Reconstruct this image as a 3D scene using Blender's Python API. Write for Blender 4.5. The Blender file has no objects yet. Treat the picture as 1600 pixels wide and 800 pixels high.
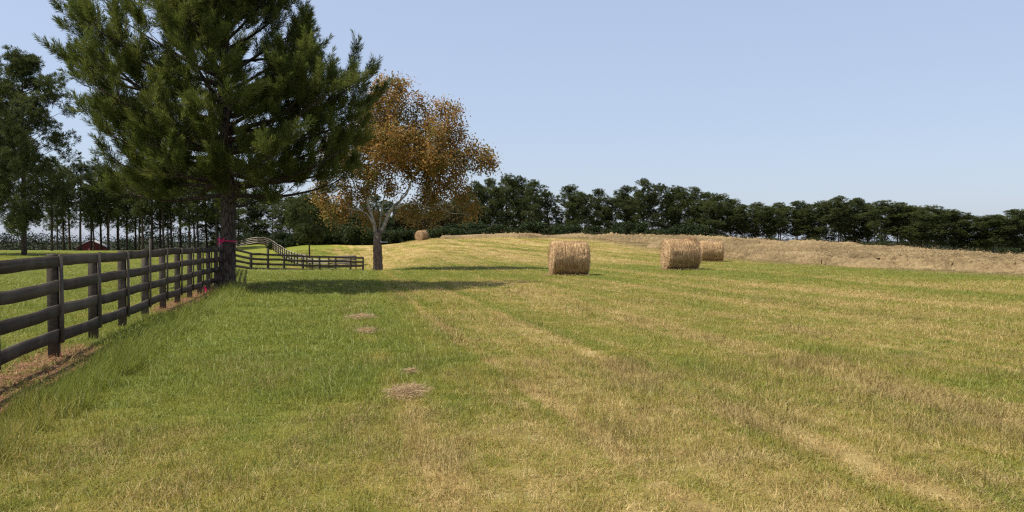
import bpy, math
import numpy as np
from mathutils import Vector, Matrix, Euler
sc = bpy.context.scene
COL = sc.collection
rng = np.random.default_rng(11)
R = math.radians

# ---------------------------------------------------------------- camera, world, sun
F = 1250.0            # focal length in 1600 px units
CAMZ = 1.6
cam_d = bpy.data.cameras.new('camera'); cam = bpy.data.objects.new('camera', cam_d); COL.objects.link(cam)
cam_d.sensor_width = 36.0; cam_d.lens = 36.0 * F / 1600.0
cam_d.clip_end = 6000.0; cam_d.clip_start = 0.05
cam.location = (0, 0, CAMZ); cam.rotation_euler = (R(90 - 1.15), 0, 0)
sc.camera = cam

SUN_EL = R(60.0)
SDX, SDY = 0.975, 0.22           # ground direction in which shadows fall
_n = math.hypot(SDX, SDY); SDX /= _n; SDY /= _n
w = bpy.data.worlds.new("World"); sc.world = w; w.use_nodes = True
nt = w.node_tree; nt.nodes.clear()
sky = nt.nodes.new('ShaderNodeTexSky'); sky.sky_type = 'NISHITA'; sky.sun_disc = False
sky.sun_elevation = SUN_EL; sky.sun_rotation = math.atan2(-SDX, -SDY)
sky.altitude = 0; sky.air_density = 1.0; sky.dust_density = 1.2; sky.ozone_density = 2.5
mixw = nt.nodes.new('ShaderNodeMix'); mixw.data_type = 'RGBA'
mixw.inputs[0].default_value = 0.45           # thin high haze whitens the blue
mixw.inputs[7].default_value = (6.7, 7.6, 9.8, 1)
bg = nt.nodes.new('ShaderNodeBackground'); bg.inputs[1].default_value = 0.095
wo = nt.nodes.new('ShaderNodeOutputWorld')
nt.links.new(sky.outputs[0], mixw.inputs[6]); nt.links.new(mixw.outputs[2], bg.inputs[0]); nt.links.new(bg.outputs[0], wo.inputs[0])

sun_d = bpy.data.lights.new('sun', 'SUN'); sun_d.energy = 4.9; sun_d.angle = R(0.53); sun_d.color = (1.0, 0.94, 0.80)
sun = bpy.data.objects.new('sun', sun_d); COL.objects.link(sun)
sdir = Vector((SDX * math.cos(SUN_EL), SDY * math.cos(SUN_EL), -math.sin(SUN_EL)))
sun.rotation_euler = sdir.to_track_quat('-Z', 'Y').to_euler(); sun.location = (-30, 0, 40)
sc.view_settings.view_transform = 'Standard'; sc.view_settings.look = 'None'
sc.view_settings.gamma = 1.0; sc.view_settings.exposure = 0.28; sc.view_settings.use_curve_mapping = False
sc.render.engine = 'CYCLES'
sc.cycles.use_denoising = False; sc.cycles.use_adaptive_sampling = False; sc.cycles.filter_width = 1.25; sc.cycles.max_bounces = 4; sc.cycles.diffuse_bounces = 3; sc.cycles.transmission_bounces = 3; sc.cycles.transparent_max_bounces = 4

# ---------------------------------------------------------------- terrain
def ss(a, b, x):
    t = np.clip((x - a) / (b - a), 0, 1); return t * t * (3 - 2 * t)
_hu = [-900, 300, 345, 400, 480, 560, 650, 750, 880, 1000, 1150, 1300, 1450, 1600, 1800, 2600]
_hz = [-.05, -.05, .1, .75, 1.25, 1.3, 1.62, 1.95, 2.0, 1.95, 1.5, .85, .25, -.45, -1.2, -2.5]
_du = [-900, 330, 400, 480, 600, 900, 1100, 1600, 2600]
_dd = [125, 128, 160, 125, 112, 108, 104, 86, 80]
def hnoise(x, y):
    return (np.sin(x * .31 + 1.3) * np.sin(y * .27 + .4) + .5 * np.sin(x * .83 + y * .35) * np.sin(y * .71 - x * .2 + 2.))
def height(X, Y):
    X = np.asarray(X, float); Y = np.asarray(Y, float)
    Yc = np.maximum(Y, 25.0)
    u = np.clip(800 + F * X / Yc, -900, 2600)
    hr = np.interp(u, _hu, _hz); dr = np.interp(u, _du, _dd)
    st = np.interp(u, [400, 560, 700, 2600], [80, 70, 52, 46])
    z = hr * ss(st, dr, Yc)
    over = np.maximum(Yc - dr, 0)
    z = z - 4.0 * (1 - np.exp(-(over / 75.0) ** 1.4))
    win = ss(335, 378, u) * (1 - ss(575, 680, u))
    z = z - 1.4 * ss(36, 75, Yc) * (1 - ss(90, 140, Yc)) * win
    z = z + hnoise(X, Y) * .03
    return z
def hz(x, y): return float(height(x, y))
def ux(u, Y): return (u - 800.0) / F * Y
def vz(v, Y): return CAMZ - (v - 375.0) / F * Y

# ---------------------------------------------------------------- mesh helpers
def mk_mesh(name, verts, faces_list, mats=(), mat_idx=None, smooth=False, tint=None, uv=None):
    """faces_list: list of (M,k) int arrays"""
    me = bpy.data.meshes.new(name)
    verts = np.asarray(verts, np.float32)
    me.vertices.add(len(verts)); me.vertices.foreach_set('co', verts.ravel())
    loops = np.concatenate([f.ravel() for f in faces_list]).astype(np.int32)
    tot = np.concatenate([np.full(len(f), f.shape[1], np.int32) for f in faces_list])
    st = np.concatenate([[0], np.cumsum(tot)[:-1]]).astype(np.int32)
    me.loops.add(len(loops)); me.loops.foreach_set('vertex_index', loops)
    me.polygons.add(len(tot)); me.polygons.foreach_set('loop_start', st); me.polygons.foreach_set('loop_total', tot)
    if smooth: me.polygons.foreach_set('use_smooth', np.ones(len(tot), bool))
    if mat_idx is not None: me.polygons.foreach_set('material_index', np.asarray(mat_idx, np.int32))
    for m in mats: me.materials.append(m)
    if tint is not None:
        a = me.attributes.new('tint', 'FLOAT', 'POINT'); a.data.foreach_set('value', np.asarray(tint, np.float32))
    if uv is not None:
        a = me.attributes.new('wrap', 'FLOAT_VECTOR', 'POINT'); a.data.foreach_set('vector', np.asarray(uv, np.float32).ravel())
    me.update(calc_edges=True); me.validate()
    return me
def link(name, data, parent=None, loc=None, rot=None, **props):
    o = bpy.data.objects.new(name, data); COL.objects.link(o)
    if parent is not None: o.parent = parent
    if loc is not None: o.location = loc
    if rot is not None: o.rotation_euler = rot
    for k, v in props.items(): o[k] = v
    return o
def thing(name, label, category, loc=(0, 0, 0), rz=0.0, group=None):
    o = link(name, None, None, loc, (0, 0, rz), label=label, category=category)
    o.empty_display_size = .3
    if group: o['group'] = group
    return o
def unit(v):
    return v / np.maximum(np.linalg.norm(v, axis=-1, keepdims=True), 1e-9)
class Bag:
    """collects tubes / boxes into one mesh"""
    def __init__(s): s.v = []; s.q = []; s.t = []; s.n = 0
    def add(s, v, q=None, t=None):
        if q is not None and len(q): s.q.append(np.asarray(q) + s.n)
        if t is not None and len(t): s.t.append(np.asarray(t) + s.n)
        s.v.append(np.asarray(v, float)); s.n += len(v)
    def tube(s, pts, rad, n=6, rough=0.0, cap=True):
        pts = np.asarray(pts, float); rad = np.asarray(rad, float); m = len(pts)
        d = np.gradient(pts, axis=0); d = unit(d)
        ref = np.tile(np.array([[0, 0, 1.]]), (m, 1)); ref[np.abs(d[:, 2]) > .9] = (1, 0, 0)
        if np.abs(d[:, 2]).max() > .9: ref[:] = (1, .13, 0) if np.abs(d[:, 0]).max() < .9 else (.1, 1, .05)
        a = unit(np.cross(d, ref)); b = np.cross(d, a)
        th = np.linspace(0, 2 * math.pi, n, endpoint=False)
        rr = rad[:, None] * (1 + rough * rng.normal(size=(m, n)))
        v = pts[:, None, :] + rr[..., None] * (np.cos(th)[None, :, None] * a[:, None, :] + np.sin(th)[None, :, None] * b[:, None, :])
        v = v.reshape(-1, 3)
        i = np.arange(m - 1)[:, None] * n; j = np.arange(n)[None, :]; j2 = (j + 1) % n
        q = np.stack([i + j, i + j2, i + n + j2, i + n + j], -1).reshape(-1, 4)
        t = []
        if cap:
            v = np.vstack([v, pts[-1:], pts[:1]]); k = m * n
            jj = np.arange(n)
            t = np.vstack([np.stack([(m - 1) * n + jj, (m - 1) * n + (jj + 1) % n, np.full(n, k)], 1),
                           np.stack([(jj + 1) % n, jj, np.full(n, k + 1)], 1)])
        s.add(v, q, t)
    def box(s, c, ax, ay, az, hx, hy, hz_, bev=.0):
        c = np.asarray(c, float); ax = np.asarray(ax, float); ay = np.asarray(ay, float); az = np.asarray(az, float)
        v = []
        for k in (-1, 1):
            for p in ((-1, -1), (1, -1), (1, 1), (-1, 1)):
                v.append(c + ax * hx * p[0] + ay * hy * p[1] + az * hz_ * k)
        s.add(v, [[3, 2, 1, 0], [4, 5, 6, 7], [0, 1, 5, 4], [1, 2, 6, 5], [2, 3, 7, 6], [3, 0, 4, 7]])
    def mesh(s, name, mat, smooth=False, **k):
        fl = []
        if s.q: fl.append(np.vstack(s.q))
        if s.t: fl.append(np.vstack(s.t))
        return mk_mesh(name, np.vstack(s.v), fl, [mat], smooth=smooth, **k)

# ---------------------------------------------------------------- node helpers
class NT:
    def __init__(s, tree): s.t = tree; s.n = tree.nodes; s.l = tree.links
    def new(s, ty, **kw):
        n = s.n.new(ty)
        for k, v in kw.items(): setattr(n, k, v)
        return n
    def put(s, sock, v):
        if hasattr(v, 'is_linked') or isinstance(v, bpy.types.NodeSocket): s.l.new(v, sock)
        else:
            if hasattr(sock.default_value, '__len__') and not hasattr(v, '__len__'): v = [v] * len(sock.default_value)
            if hasattr(v, '__len__') and len(v) == 3 and len(sock.default_value) == 4: v = (*v, 1)
            sock.default_value = v
    def math(s, op, a, b=0.0, c=None, clamp=False):
        n = s.new('ShaderNodeMath', operation=op, use_clamp=clamp)
        s.put(n.inputs[0], a); s.put(n.inputs[1], b)
        if c is not None: s.put(n.inputs[2], c)
        return n.outputs[0]
    def mix(s, f, a, b, blend='MIX'):
        n = s.new('ShaderNodeMix', data_type='RGBA', blend_type=blend)
        s.put(n.inputs[0], f); s.put(n.inputs[6], a); s.put(n.inputs[7], b)
        return n.outputs[2]
    def noise(s, vec, scale, detail=3, rough=.55, dist=0.0):
        n = s.new('ShaderNodeTexNoise'); n.inputs['Scale'].default_value = scale
        n.inputs['Detail'].default_value = detail; n.inputs['Roughness'].default_value = rough; n.inputs['Distortion'].default_value = dist
        if vec is not None: s.l.new(vec, n.inputs['Vector'])
        return n.outputs['Fac']
    def mapr(s, x, a, b, c=0.0, d=1.0, smooth=True):
        n = s.new('ShaderNodeMapRange'); n.clamp = True
        if smooth: n.interpolation_type = 'SMOOTHSTEP'
        s.put(n.inputs[0], x); s.put(n.inputs[1], a); s.put(n.inputs[2], b); s.put(n.inputs[3], c); s.put(n.inputs[4], d)
        return n.outputs[0]
    def ramp(s, x, stops):
        n = s.new('ShaderNodeValToRGB'); r = n.color_ramp
        while len(r.elements) < len(stops): r.elements.new(.5)
        for e, (p, c) in zip(r.elements, stops): e.position = p; e.color = (*c, 1)
        s.put(n.inputs[0], x); return n.outputs[0]
    def scalev(s, vec, sx, sy, sz):
        n = s.new('ShaderNodeMapping'); n.inputs['Scale'].default_value = (sx, sy, sz); s.l.new(vec, n.inputs['Vector']); return n.outputs[0]
def material(name):
    m = bpy.data.materials.new(name); m.use_nodes = True; m.node_tree.nodes.clear()
    return m, NT(m.node_tree)
def finish(m, g, col, rough=.85, bump=None, bstr=.4, bdist=.02, spec=.25):
    p = g.new('ShaderNodeBsdfPrincipled'); g.put(p.inputs['Base Color'], col); g.put(p.inputs['Roughness'], rough)
    p.inputs['Specular IOR Level'].default_value = spec
    if bump is not None:
        b = g.new('ShaderNodeBump'); b.inputs['Strength'].default_value = bstr; b.inputs['Distance'].default_value = bdist
        g.put(b.inputs['Height'], bump); g.l.new(b.outputs[0], p.inputs['Normal'])
    o = g.new('ShaderNodeOutputMaterial'); g.l.new(p.outputs[0], o.inputs[0]); return m
def pos(g): return g.new('ShaderNodeNewGeometry').outputs['Position']
def objco(g): return g.new('ShaderNodeTexCoord').outputs['Object']
def attr(g, name, what='Fac'):
    n = g.new('ShaderNodeAttribute'); n.attribute_name = name; return n.outputs[what]
def leafy(name, colfn, trans=.35, rough=.6, spec=.2):
    m, g = material(name)
    col = colfn(g)
    p = g.new('ShaderNodeBsdfPrincipled'); g.put(p.inputs['Base Color'], col); p.inputs['Roughness'].default_value = rough
    p.inputs['Specular IOR Level'].default_value = spec
    t = g.new('ShaderNodeBsdfTranslucent'); g.put(t.inputs[0], col)
    x = g.new('ShaderNodeMixShader'); x.inputs[0].default_value = trans
    g.l.new(p.outputs[0], x.inputs[1]); g.l.new(t.outputs[0], x.inputs[2])
    o = g.new('ShaderNodeOutputMaterial'); g.l.new(x.outputs[0], o.inputs[0]); return m

# ---------------------------------------------------------------- field colour group (shared by soil sheet and grass)
FD = .235         # mowing direction: X changes by -FD per metre of Y
TRACKS = [(3.8, .17, .75), (2.2, .14, .7), (6.0, .22, .8), (.75, .16, .45), (8.3, .2, .45), (11.5, .25, .4)]
def field_group():
    gt = bpy.data.node_groups.new('field_colour', 'ShaderNodeTree')
    for nm, ty in (('Green', 'NodeSocketColor'), ('Straw', 'NodeSocketColor'), ('Dry', 'NodeSocketFloat'), ('Hay', 'NodeSocketFloat'), ('Soil', 'NodeSocketFloat')):
        gt.interface.new_socket(nm, in_out='OUTPUT', socket_type=ty)
    g = NT(gt); out = g.new('NodeGroupOutput')
    P = pos(g); sp = g.new('ShaderNodeSeparateXYZ'); g.l.new(P, sp.inputs[0]); X, Y = sp.outputs[0], sp.outputs[1]
    flat = g.new('ShaderNodeCombineXYZ'); g.l.new(X, flat.inputs[0]); g.l.new(Y, flat.inputs[1]); Q = flat.outputs[0]
    n1 = g.noise(Q, .16, 3); n2 = g.noise(Q, .75, 3, .6); n3 = g.noise(Q, 3.2, 3, .6)
    wob = g.math('MULTIPLY', g.math('SUBTRACT', g.noise(Q, .15, 2), .5), .5)
    s = g.math('ADD', g.math('MULTIPLY_ADD', Y, FD, X), wob)
    # base dryness
    dry = g.math('ADD', g.math('MULTIPLY_ADD', n1, .6, .15), g.math('MULTIPLY_ADD', n2, .6, .10))
    dry = g.math('ADD', dry, g.math('MULTIPLY', n3, .5))
    dry = g.math('SUBTRACT', dry, .70)
    lush = g.math('MULTIPLY', g.math('SUBTRACT', 1.0, g.mapr(s, -.6, 5.0)), g.mapr(Y, 6.0, 11.0))
    lush2 = g.math('MULTIPLY', g.math('SUBTRACT', 1.0, g.mapr(s, -.8, 1.2)), .3)
    dry = g.math('SUBTRACT', dry, g.math('MULTIPLY', lush, .40)); dry = g.math('SUBTRACT', dry, lush2)
    dry = g.math('ADD', dry, g.math('MULTIPLY', g.mapr(Y, 5.2, 9.0, .22, 0), g.mapr(s, .5, 3.0, 1.0, .1)))
    # long mowing stripes near field, drier far away
    cs = g.new('ShaderNodeCombineXYZ'); g.l.new(s, cs.inputs[0]); g.l.new(g.math('MULTIPLY', Y, .012), cs.inputs[1])
    st1 = g.noise(cs.outputs[0], .55, 2, .5)
    dry = g.math('ADD', dry, g.math('MULTIPLY', g.math('SUBTRACT', st1, .5), g.mapr(Y, 8, 22, .8, 1.5)))
    cs3 = g.new('ShaderNodeCombineXYZ'); g.l.new(s, cs3.inputs[0]); g.l.new(g.math('MULTIPLY', Y, .03), cs3.inputs[1])
    st3 = g.noise(cs3.outputs[0], 1.9, 2, .6)
    dry = g.math('ADD', dry, g.math('MULTIPLY', g.math('SUBTRACT', st3, .5), g.mapr(s, .3, 2.5, .3, 1.15)))
    s2 = g.math('MULTIPLY_ADD', Y, .62, X)
    cs2 = g.new('ShaderNodeCombineXYZ'); g.l.new(s2, cs2.inputs[0]); g.l.new(g.math('MULTIPLY', Y, .02), cs2.inputs[1])
    st2 = g.noise(cs2.outputs[0], .42, 3, .7)
    farw = g.math('MULTIPLY', g.mapr(Y, 46, 70), g.mapr(X, -34, -22))
    dry = g.math('ADD', dry, g.math('MULTIPLY', g.math('SUBTRACT', st2, .42), g.math('MULTIPLY', farw, 3.0)))
    g_bal = g.math('MULTIPLY', g.mapr(Y, 27, 36), g.math('SUBTRACT', 1.0, g.mapr(Y, 42, 56)))
    dry = g.math('SUBTRACT', dry, g.math('MULTIPLY', g_bal, .22))
    pad = g.math('MULTIPLY', g.math('SUBTRACT', 1.0, g.mapr(g.math('MULTIPLY_ADD', Y, .26, X), -4.4, -3.6)), 1.0)
    dry = g.math('ADD', dry, g.math('MULTIPLY', pad, .22))
    # wheel tracks
    tr = None
    for c, wd, k in TRACKS:
        q = g.math('DIVIDE', g.math('SUBTRACT', s, c), wd)
        e = g.math('MULTIPLY', g.math('EXPONENT', g.math('MULTIPLY', g.math('MULTIPLY', q, q), -1.0)), k)
        tr = e if tr is None else g.math('MAXIMUM', tr, e)
    patch = g.mapr(g.noise(Q, .9, 3, .7), .38, .60, .25, 1.0)
    trk = g.math('MULTIPLY', g.math('MULTIPLY', tr, patch), g.math('SUBTRACT', 1.0, g.mapr(Y, 24, 34)))
    dry = g.math('ADD', dry, g.math('MULTIPLY', trk, .75), clamp=True)
    # raked hay side of the field
    line = g.math('SUBTRACT', g.math('MULTIPLY_ADD', Y, .235, X), g.math('MULTIPLY_ADD', g.noise(Q, .12, 3), 3.0, 28.7))
    hay = g.math('MULTIPLY', g.mapr(line, -2.2, 3.0), g.mapr(Y, 30, 36))
    hay = g.math('MULTIPLY', hay, g.mapr(X, -17, -5))
    hay = g.math('MULTIPLY', hay, g.math('SUBTRACT', 1.0, g.mapr(Y, 130, 150)))
    # bare soil strip under the fence
    fs = g.math('ADD', g.math('MULTIPLY_ADD', Y, .24, X), g.math('MULTIPLY', g.math('SUBTRACT', g.noise(Q, 1.2, 4, .65), .5), .9))
    so = g.math('SUBTRACT', 1.0, g.mapr(g.math('ABSOLUTE', g.math('ADD', fs, 3.38)), .42, .66))
    so = g.math('MULTIPLY', so, g.math('MAXIMUM', g.math('SUBTRACT', 1.0, g.mapr(Y, 11.0, 12.5)), g.mapr(Y, 16.5, 18.5)))
    so = g.math('MULTIPLY', so, g.math('SUBTRACT', 1.0, g.mapr(Y, 30, 32)))
    dx = g.math('ADD', X, 9.5); dy = g.math('SUBTRACT', Y, 26.4)
    rr = g.math('SQRT', g.math('ADD', g.math('MULTIPLY', dx, dx), g.math('MULTIPLY', dy, dy)))
    rr = g.math('ADD', rr, g.math('MULTIPLY', g.math('SUBTRACT', g.noise(Q, 1.6, 3), .5), .9))
    so = g.math('MAXIMUM', so, g.math('SUBTRACT', 1.0, g.mapr(rr, .95, 1.35)))
    green = g.ramp(g.math('ADD', g.math('MULTIPLY', n2, .6), g.math('MULTIPLY', dry, .8)),
                   [(0.10, (.145, .200, .024)), (.36, (.222, .232, .032)), (.66, (.315, .262, .048)), (1.0, (.38, .285, .082))])
    straw = g.ramp(n3, [(0.25, (.34, .225, .090)), (.5, (.54, .39, .160)), (.8, (.74, .58, .29))])
    for i, o in enumerate((green, straw, dry, hay, so)): g.l.new(o, out.inputs[i])
    return gt
FG = field_group()
def fieldnode(g): 
    n = g.new('ShaderNodeGroup'); n.node_tree = FG; return n.outputs

# ---------------------------------------------------------------- materials
def m_ground():
    m, g = material('field_ground'); f = fieldnode(g); P = pos(g)
    nf = g.noise(P, 14, 4, .7); nm = g.noise(P, 45, 3, .7)
    c = g.mix(g.mapr(g.math('ADD', f['Dry'], g.math('MULTIPLY', g.math('SUBTRACT', nf, .5), .9)), .35, .95, 0, .85), f['Green'], f['Straw'])
    ha = g.ramp(g.math('ADD', g.math('MULTIPLY', g.noise(P, 2.2, 5, .75), .5), g.math('MULTIPLY', g.noise(g.scalev(P, .10, .42, 1), 1.0, 3, .65), .5)), [(.38, (.10, .080, .034)), (.5, (.20, .150, .070)), (.62, (.30, .23, .115))])  # stretched noise: mixed hay tones, with shade between rows painted in
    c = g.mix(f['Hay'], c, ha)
    soil = g.ramp(nf, [(.25, (.14, .062, .034)), (.5, (.28, .140, .078)), (.75, (.40, .24, .15))])
    c = g.mix(f['Soil'], c, soil)
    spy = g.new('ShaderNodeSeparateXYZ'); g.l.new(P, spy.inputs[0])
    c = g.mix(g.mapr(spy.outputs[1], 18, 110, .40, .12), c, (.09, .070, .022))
    c = g.mix(g.mapr(spy.outputs[1], 178, 187), c, (.030, .034, .014))
    c = g.mix(g.mapr(nm, .35, .6, .35, 0), c, (.06, .05, .02))
    return finish(m, g, c, .95, g.math('ADD', nf, nm), .7, .03, .1)
def m_grass():
    def fn(g):
        f = fieldnode(g); t = attr(g, 'tint'); oi = g.new('ShaderNodeObjectInfo').outputs['Random']
        k = g.math('ADD', g.math('MULTIPLY', t, .75), g.math('MULTIPLY', oi, .25))
        isdry = g.mapr(g.math('ADD', k, g.math('MULTIPLY_ADD', f['Dry'], .75, -.10)), .90, 1.08)
        gr = g.mix(g.math('MULTIPLY', oi, .4), f['Green'], (.25, .27, .05))
        gr = g.mix(g.mapr(t, 0, .5, .3, 0), gr, (.10, .15, .025))
        pale = g.math('MULTIPLY', g.mapr(t, .50, .53), g.math('SUBTRACT', 1.0, g.mapr(t, .60, .63)))
        gr = g.mix(g.math('MULTIPLY', pale, .75), gr, (.40, .42, .17))
        c = g.mix(isdry, gr, f['Straw'])
        c = g.mix(g.math('MULTIPLY', f['Hay'], .9), c, (.27, .205, .10))
        return c
    return leafy('grass_blades', fn, .34, .55)
def m_wood(name, dark, mid, light, sc_=1.0):
    m, g = material(name); o = objco(g)
    oi = g.new('ShaderNodeObjectInfo').outputs['Random']
    off = g.new('ShaderNodeVectorMath', operation='ADD'); g.l.new(o, off.inputs[0]); g.put(off.inputs[1], (0, 0, 0))
    cb = g.new('ShaderNodeCombineXYZ'); g.put(cb.inputs[0], g.math('MULTIPLY', oi, 30.0)); g.put(cb.inputs[1], g.math('MULTIPLY', oi, 17.0)); g.l.new(cb.outputs[0], off.inputs[1])
    gr = g.noise(g.scalev(off.outputs[0], 1.2, 30, 30), 1.6, 4, .6)
    bl = g.noise(off.outputs[0], 2.2, 3, .6)
    c = g.ramp(gr, [(.3, dark), (.55, mid), (.8, light)])
    c = g.mix(g.mapr(bl, .42, .68, 0, .55), c, light)
    c = g.mix(g.mapr(oi, 0, .45, .35, 0), c, dark)
    c = g.mix(g.mapr(oi, .6, 1.0, 0, .4), c, light)
    return finish(m, g, c, .85, gr, .5, .004, .2)
def m_bark(name, a, b, c3, zs=.25, scale=9.0):
    m, g = material(name); o = g.scalev(objco(g), 1, 1, zs)
    v = g.new('ShaderNodeTexVoronoi'); v.feature = 'DISTANCE_TO_EDGE'; v.inputs['Scale'].default_value = scale; g.l.new(o, v.inputs['Vector'])
    n = g.noise(o, scale * 1.5, 4, .7)
    h = g.math('ADD', g.math('MULTIPLY', g.mapr(v.outputs['Distance'], 0, .18), .6), g.math('MULTIPLY', n, .5))
    return finish(m, g, g.ramp(h, [(.2, a), (.55, b), (.9, c3)]), .9, h, .9, .03, .1)
def m_sycbark():
    m, g = material('sycamore_bark'); o = objco(g); sp = g.new('ShaderNodeSeparateXYZ'); g.l.new(o, sp.inputs[0])
    fl = g.noise(o, 3.4, 4, .65); n = g.noise(g.scalev(o, 1, 1, .4), 9, 4, .7)
    pale = g.ramp(g.noise(o, 5.5, 3, .6), [(.35, (.22, .18, .13)), (.5, (.40, .35, .28)), (.7, (.58, .53, .45))])
    brn = g.ramp(n, [(.3, (.075, .045, .035)), (.55, (.16, .105, .08)), (.8, (.28, .20, .155))])
    k = g.mapr(g.math('ADD', sp.outputs[2], g.math('MULTIPLY', g.math('SUBTRACT', fl, .5), 3.6)), 1.7, 2.9)
    return finish(m, g, g.mix(k, brn, pale), .8, n, .6, .02, .2)
def foliage_mat(name, dark, mid, light, trans=.3, scale=.9, yellow=None):
    def fn(g):
        t = attr(g, 'tint'); o = objco(g); n = g.noise(o, scale, 3, .6)
        oi = g.new('ShaderNodeObjectInfo').outputs['Random']
        k = g.math('ADD', g.math('MULTIPLY', t, .5), g.math('MULTIPLY', n, .5))
        c = g.ramp(k, [(.25, dark), (.5, mid), (.78, light)])
        return g.mix(g.math('MULTIPLY', oi, .35), c, yellow or dark)
    return leafy(name, fn, trans, .6, .12)
M_GROUND = m_ground(); M_GRASS = m_grass()
M_WOOD = m_wood('dark_weathered_fence_board', (.036, .027, .019), (.066, .050, .036), (.122, .098, .074))
M_POST = m_wood('fence_post_wood', (.045, .035, .027), (.085, .068, .053), (.15, .122, .098))
M_WOODP = m_wood('sunlit_tone_fence_board', (.16, .13, .11), (.27, .23, .20), (.40, .35, .31))  # far fences: sunlight on the board faces painted in as a paler colour
M_PBARK = m_bark('pine_bark', (.028, .020, .016), (.062, .045, .036), (.12, .092, .075), .16, 17.0)
M_SBARK = m_sycbark()
M_NEEDLE = foliage_mat('pine_needles', (.050, .074, .016), (.115, .138, .028), (.215, .225, .060), .45, .7, (.12, .13, .02))
M_FARPINE = foliage_mat('far_pine_needles', (.048, .064, .022), (.084, .102, .030), (.140, .150, .045), .32, .35, (.045, .06, .03))
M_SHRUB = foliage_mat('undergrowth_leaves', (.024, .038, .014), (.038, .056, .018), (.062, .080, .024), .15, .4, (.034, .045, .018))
def _sl(g):
    t = attr(g, 'tint'); n = g.noise(objco(g), .55, 3, .6)
    k = g.math('ADD', g.math('MULTIPLY', t, .62), g.math('MULTIPLY', n, .42))
    return g.ramp(k, [(.22, (.12, .14, .034)), (.39, (.20, .17, .042)), (.55, (.33, .19, .048)), (.72, (.44, .225, .060)), (.92, (.57, .38, .14))])
M_SLEAF = leafy('turning_sycamore_leaves', _sl, .4, .5)

# ---------------------------------------------------------------- ground sheet
def ground():
    yt = np.concatenate([np.arange(-12, 4, 1.0), np.arange(4, 14, .12), np.arange(14, 40, .3), np.arange(40, 150, .9), np.arange(150, 400, 8), np.geomspace(400, 3000, 16)])
    xt0 = np.concatenate([-np.geomspace(60, 3, 60)[:-1], np.linspace(-3, 3, 40), np.geomspace(3, 60, 60)[1:]])
    V = []
    # x spreads with distance so the far part reaches the horizon
    Yg, K = np.meshgrid(yt, xt0, indexing='ij')
    Xg = K * (1 + np.maximum(Yg, 0) / 28.0)
    Z = height(Xg, Yg)
    ripple = .012 * (np.sin(Xg * 5.1 + 2 * np.sin(Yg * 3.1)) * np.sin(Yg * 4.3 + 1.7 * np.sin(Xg * 2.3)))
    Z = Z + np.where((Yg > 3) & (Yg < 40), ripple, 0)
    V = np.stack([Xg, Yg, Z], -1).reshape(-1, 3)
    n = len(xt0); i = np.arange(len(yt) - 1)[:, None] * n; j = np.arange(n - 1)[None, :]
    q = np.stack([i + j, i + j + 1, i + n + j + 1, i + n + j], -1).reshape(-1, 4)
    me = mk_mesh('field', V, [q], [M_GROUND], smooth=True)
    link('field', me, kind='structure')
ground()

# ---------------------------------------------------------------- grass
LIB = bpy.data.collections.new('grass_sources')      # sources only, never linked to the scene
def blades(n, rad, hmin, hmax, wid, lean, seed, droop=.5, lying=0.0):
    r = np.random.default_rng(seed)
    a = r.uniform(0, 2 * math.pi, n); q = rad * np.sqrt(r.uniform(0, 1, n))
    b = np.stack([q * np.cos(a), q * np.sin(a), np.full(n, -.01)], 1)
    az = r.uniform(0, 2 * math.pi, n); ln = np.abs(r.normal(0, lean, n)) + .08
    isl = r.uniform(size=n) < lying; ln = np.where(isl, r.uniform(1.15, 1.5, n), ln)
    h = r.uniform(hmin, hmax, n)
    d = np.stack([np.cos(az) * np.sin(ln), np.sin(az) * np.sin(ln), np.cos(ln)], 1)
    d2 = unit(d + droop * r.uniform(.2, 1.2, (n, 1)) * np.stack([np.cos(az), np.sin(az), -.45 * np.ones(n)], 1))
    fa = az + math.pi / 2 + r.normal(0, .7, n)
    s = np.stack([np.cos(fa), np.sin(fa), np.zeros(n)], 1) * wid * r.uniform(.6, 1.3, (n, 1)) * .5
    m = b + d * (h * .55)[:, None]; t = m + d2 * (h * .5)[:, None]
    m[:, 2] = np.maximum(m[:, 2], .012); t[:, 2] = np.maximum(t[:, 2], .008)
    V = np.stack([b - s, b + s, m + s * .85, m - s * .85, t], 1).reshape(-1, 3)
    o = np.arange(n)[:, None] * 5
    quads = o + np.array([[0, 1, 2, 3]]); tris = o + np.array([[3, 2, 4]])
    tint = np.repeat(np.where(isl, r.uniform(.75, 1, n), r.uniform(0, 1, n)), 5)
    me = mk_mesh('tuft', V, [quads, tris], [M_GRASS], tint=tint)
    ob = bpy.data.objects.new('tuft_%02d' % len(LIB.objects), me); LIB.objects.link(ob)
for k in range(3): blades(34, .115, .025, .080, .0056, 1.0, 100 + k, .8, .30)      # 0-2 short mown
for k in range(3): blades(34, .11, .04, .14, .0060, 1.0, 110 + k, 1.1, .18)      # 3-5 tall lush
for k in range(2): blades(26, .14, .06, .20, .0042, .5, 120 + k, .3, .9)       # 6-7 lying straw
blades(30, .12, .12, .34, .0060, .45, 130, .5, .0)                               # 8 weeds
blades(18, .16, .06, .20, .0045, .7, 131, .4, .4)                              # 9 sparse stalks
def _dead(g): return g.ramp(attr(g, 'tint'), [(0, (.13, .095, .028)), (.5, (.25, .19, .065)), (1, (.42, .32, .14))])
M_DEAD = leafy('dead_brown_stalks', _dead, .2, .7)
_mg = M_GRASS; M_GRASS = M_DEAD
blades(26, .15, .05, .17, .0050, .7, 140, .4, .4)                                # 10 brown stalks
M_GRASS = _mg
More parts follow.
